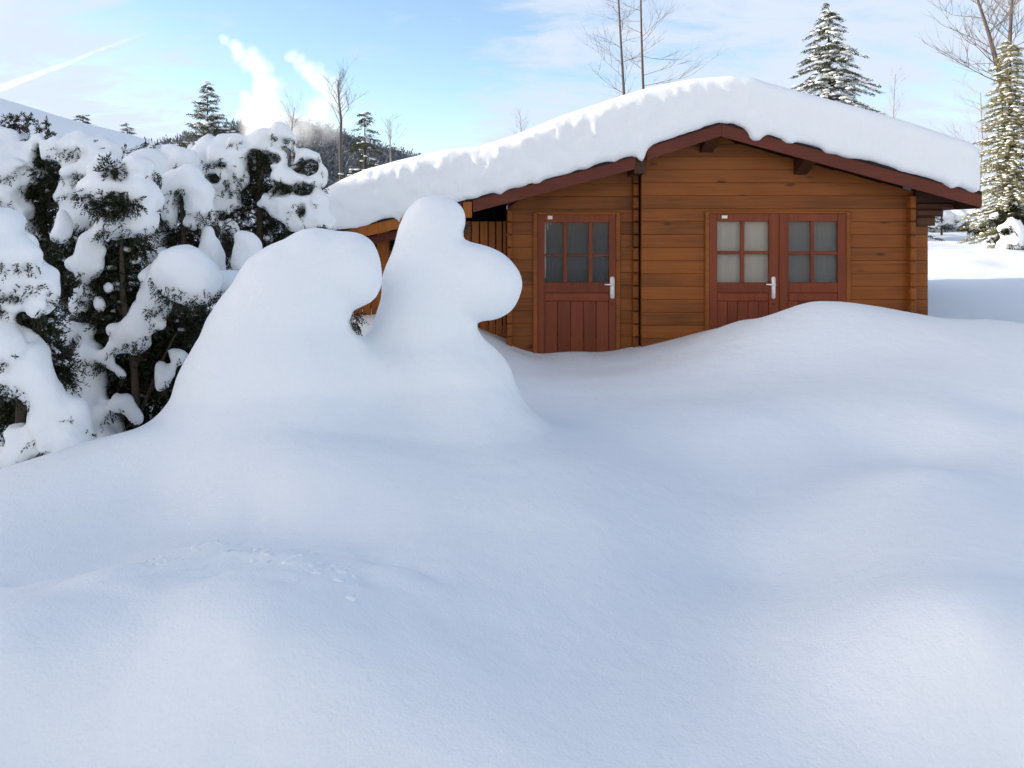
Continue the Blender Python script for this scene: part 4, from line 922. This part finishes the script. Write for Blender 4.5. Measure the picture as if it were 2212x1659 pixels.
cx2 = r2.uniform(px(1960, Yh), px(2330, Yh), nL); c = np.stack([cx2, Yh + r2.uniform(-.5, .5, nL), pz(492, Yh) + r2.uniform(-.15, .35, nL)], 1)
a, f = sprigs(c, r2.normal(size=(nL, 3)) + np.array([0, 0, .6]), 9, 0.3, 0.12, 0.05, 64); mesh_obj('foliage', a, f, YEW, hz)
nS = 190; cs = np.stack([np.linspace(px(1950, Yh), px(2340, Yh), nS), Yh + r2.uniform(-.2, .2, nS), pz(473, Yh) + r2.uniform(-.12, .18, nS)], 1)
a, f = blobs(cs, np.stack([r2.uniform(.2, .4, nS), r2.uniform(.3, .5, nS), r2.uniform(.16, .34, nS)], 1), 65); mesh_obj('snow_load', a, f, SNOW, hz, True)
for i, (x, y0, y1, lab) in enumerate(((2034, 495, 462, 'thin dark fence post nearest the cabin eave'), (2113, 495, 458, 'thin dark fence post beside the golden conifer'))):
    m = MB(); p = at(x, y0, 32); q = at(x, y1, 32); m.tube([(p.x, p.y, p.z - 0.3), (q.x, q.y, q.z)], [0.045, 0.035], 7)
    o = m.build('fence_post', DARKWOOD); tag(o, lab, 'post', 'fence posts on the far field')

# ------------------------------------------------------------------ steam plumes and contrail
def plume(name, label, Y, pts, dens, seed, cat):
    """pts: photo pixel, radius in pixels, weight"""
    P_ = [(at(x, y, Y), 1.22 * r_ * Y / F, w_) for x, y, r_, w_ in pts]; s = Y / F
    lo = np.array([min(p.x - 1.3 * r_ for p, r_, _ in P_), Y - 8, min(p.z - 1.3 * r_ for p, r_, _ in P_)]); hi = np.array([max(p.x + 1.3 * r_ for p, r_, _ in P_), Y + 8, max(p.z + 1.3 * r_ for p, r_, _ in P_)])
    h = 0.7; G = grid(lo - 1, hi + 1, h); V = None
    for p, r_, _ in P_:
        d = np.sqrt((G[0] - p.x) ** 2 + (G[1] - p.y) ** 2 + (G[2] - p.z) ** 2) - r_ * 1.12
        V = d if V is None else smin(V, d, 1.0)
    v, q = surface_nets(V, lo - 1, h)
    m = bpy.data.materials.new(name); m.use_nodes = True; nt = m.node_tree; nt.nodes.remove(nt.nodes['Principled BSDF'])
    geo = N(nt, 'ShaderNodeNewGeometry').outputs['Position']
    warp = N(nt, 'ShaderNodeTexNoise', {'Vector': geo, 'Scale': 0.22, 'Detail': 4.0, 'Roughness': 0.6})
    wv = N(nt, 'ShaderNodeVectorMath', {0: N(nt, 'ShaderNodeVectorMath', {0: warp.outputs['Color'], 1: (0.5, 0.5, 0.5)}, operation='SUBTRACT').outputs[0], 1: (5.0, 3.0, 5.0)}, operation='MULTIPLY').outputs[0]
    pos = N(nt, 'ShaderNodeVectorMath', {0: geo, 1: wv}, operation='ADD').outputs[0]
    tot = None
    for p, r_, w_ in P_:
        d = N(nt, 'ShaderNodeVectorMath', {0: pos, 1: tuple(p)}, operation='DISTANCE').outputs['Value']
        f = N(nt, 'ShaderNodeMapRange', {0: d, 1: r_, 2: r_ * 0.15, 3: 0.0, 4: w_}, interpolation_type='SMOOTHSTEP').outputs[0]
        tot = f if tot is None else N(nt, 'ShaderNodeMath', {0: tot, 1: f}, operation='MAXIMUM').outputs[0]
    n2 = N(nt, 'ShaderNodeTexNoise', {'Vector': geo, 'Scale': 0.5, 'Detail': 5.0, 'Roughness': 0.65}).outputs['Fac']
    n2 = N(nt, 'ShaderNodeMapRange', {0: n2, 1: 0.3, 2: 0.7}).outputs[0]
    dn = N(nt, 'ShaderNodeMath', {0: tot, 1: n2}, operation='MULTIPLY').outputs[0]
    dn = N(nt, 'ShaderNodeMath', {0: dn, 1: dens}, operation='MULTIPLY').outputs[0]
    vs = N(nt, 'ShaderNodeVolumePrincipled', {'Color': (0.98, 0.98, 0.98, 1), 'Density': dn, 'Anisotropy': 0.2})
    nt.links.new(vs.outputs[0], nt.nodes['Material Output'].inputs['Volume'])
    o = mesh_obj(name, v, q, m); tag(o, label, cat, 'steam plumes behind the hedge' if cat == 'steam' else None); return o
plume('steam_plume', 'tall white plume of steam leaning left above the hedge', 130, [(488, 92, 16, .55), (512, 112, 22, .8), (545, 132, 26, .9), (572, 152, 28, 1), (582, 182, 30, 1), (582, 215, 34, 1), (575, 250, 42, 1.1), (598, 270, 42, .9), (532, 214, 22, .9), (548, 250, 34, 1.1), (560, 285, 44, .6), (615, 285, 40, .5)], 0.95, 71, 'steam')
plume('steam_plume', 'white plume of steam behind the feathery bare tree', 138, [(634, 124, 16, .6), (655, 142, 22, .8), (680, 160, 27, .9), (704, 182, 30, 1), (718, 205, 28, .9), (740, 230, 26, .6), (690, 245, 40, .4), (655, 275, 40, .3), (715, 275, 38, .3), (750, 262, 24, .2)], 0.8, 72, 'steam')
ct = MB(); Yc = 2600
path = [(-160, 255, 10), (0, 191, 8), (70, 165, 6.5), (150, 135, 5), (215, 108, 4), (270, 88, 4), (320, 70, 3)]
ct.tube([at(x, y, Yc) for x, y, _ in path], [r_ * Yc / F for _, _, r_ in path], 14)
m = bpy.data.materials.new('contrail'); m.use_nodes = True; nt = m.node_tree; nt.nodes.remove(nt.nodes['Principled BSDF'])
geo = N(nt, 'ShaderNodeNewGeometry').outputs['Position']
nz = N(nt, 'ShaderNodeTexNoise', {'Vector': geo, 'Scale': 0.035, 'Detail': 5.0, 'Roughness': 0.7}).outputs['Fac']
sx_ = N(nt, 'ShaderNodeSeparateXYZ', {0: geo}).outputs[0]
fade = N(nt, 'ShaderNodeMapRange', {0: sx_, 1: at(0, 0, Yc).x, 2: at(300, 0, Yc).x, 3: 0.035, 4: 0.008}).outputs[0]
dn = N(nt, 'ShaderNodeMath', {0: N(nt, 'ShaderNodeMapRange', {0: nz, 1: 0.3, 2: 0.7}).outputs[0], 1: fade}, operation='MULTIPLY').outputs[0]
vs = N(nt, 'ShaderNodeVolumePrincipled', {'Color': (0.98, 0.98, 0.98, 1), 'Density': dn, 'Anisotropy': 0.2})
nt.links.new(vs.outputs[0], nt.nodes['Material Output'].inputs['Volume'])
o = ct.build('contrail', m, None, True); tag(o, 'straight white contrail slanting up from the left edge of the sky', 'contrail')

# ------------------------------------------------------------------ unseen house, added at the left to shade the garden
hs = empty('sun_blocker_house', (-22.5, 1.5, 0), 'unseen snow roofed house added left of the garden to block the sun', 'house')
PLAST = simple('pale_render', (0.55, 0.50, 0.42), 0.9)
hx0, hx1, hy0, hy1 = -27.0, -18.0, -9.0, 10.1
MB().box(hx0, hx1, hy0, hy1, -0.3, 6.6).build('wall', PLAST, hs)
rm = MB(); xm = (hx0 + hx1) / 2
rm.prism([(hx0 - .8, 6.4), (xm, 8.8), (hx1 + .8, 6.4), (hx1 + .8, 6.6), (xm, 9.0), (hx0 - .8, 6.6)], hy0 - .6, hy1 + .15); rm.build('roof', DARKWOOD, hs)
rm = MB(); rm.prism([(hx0 - .75, 6.605), (xm, 9.005), (hx1 + .75, 6.605), (hx1 + .7, 7.1), (xm + .4, 9.4), (xm - .4, 9.4), (hx0 - .7, 7.1)], hy0 - .55, hy1 + .13); rm.build('roof_snow', SNOW, hs)
MB().box(hx0, hx1 - .5, hy1 + .003, hy1 + 5.0, -0.3, 6.1).build('shade_wing', PLAST, hs)  # added lower block, keeps the sun off the snow at the cabin foot
MB().box(hx0 - .1, hx1 - .4, hy1 + .004, hy1 + 5.1, 6.105, 6.7).build('shade_wing_snow', SNOW, hs)
for y in (-6, -2.5, 1, 4.5):
    wf = MB(); wf.box(hx1 + .003, hx1 + .05, y - .6, y + .6, 1.5, 2.9); wf.build('window', DARKWOOD, hs)
    MB().box(hx1 + .051, hx1 + .06, y - .5, y + .5, 1.6, 2.8).build('pane', GLASS, hs)
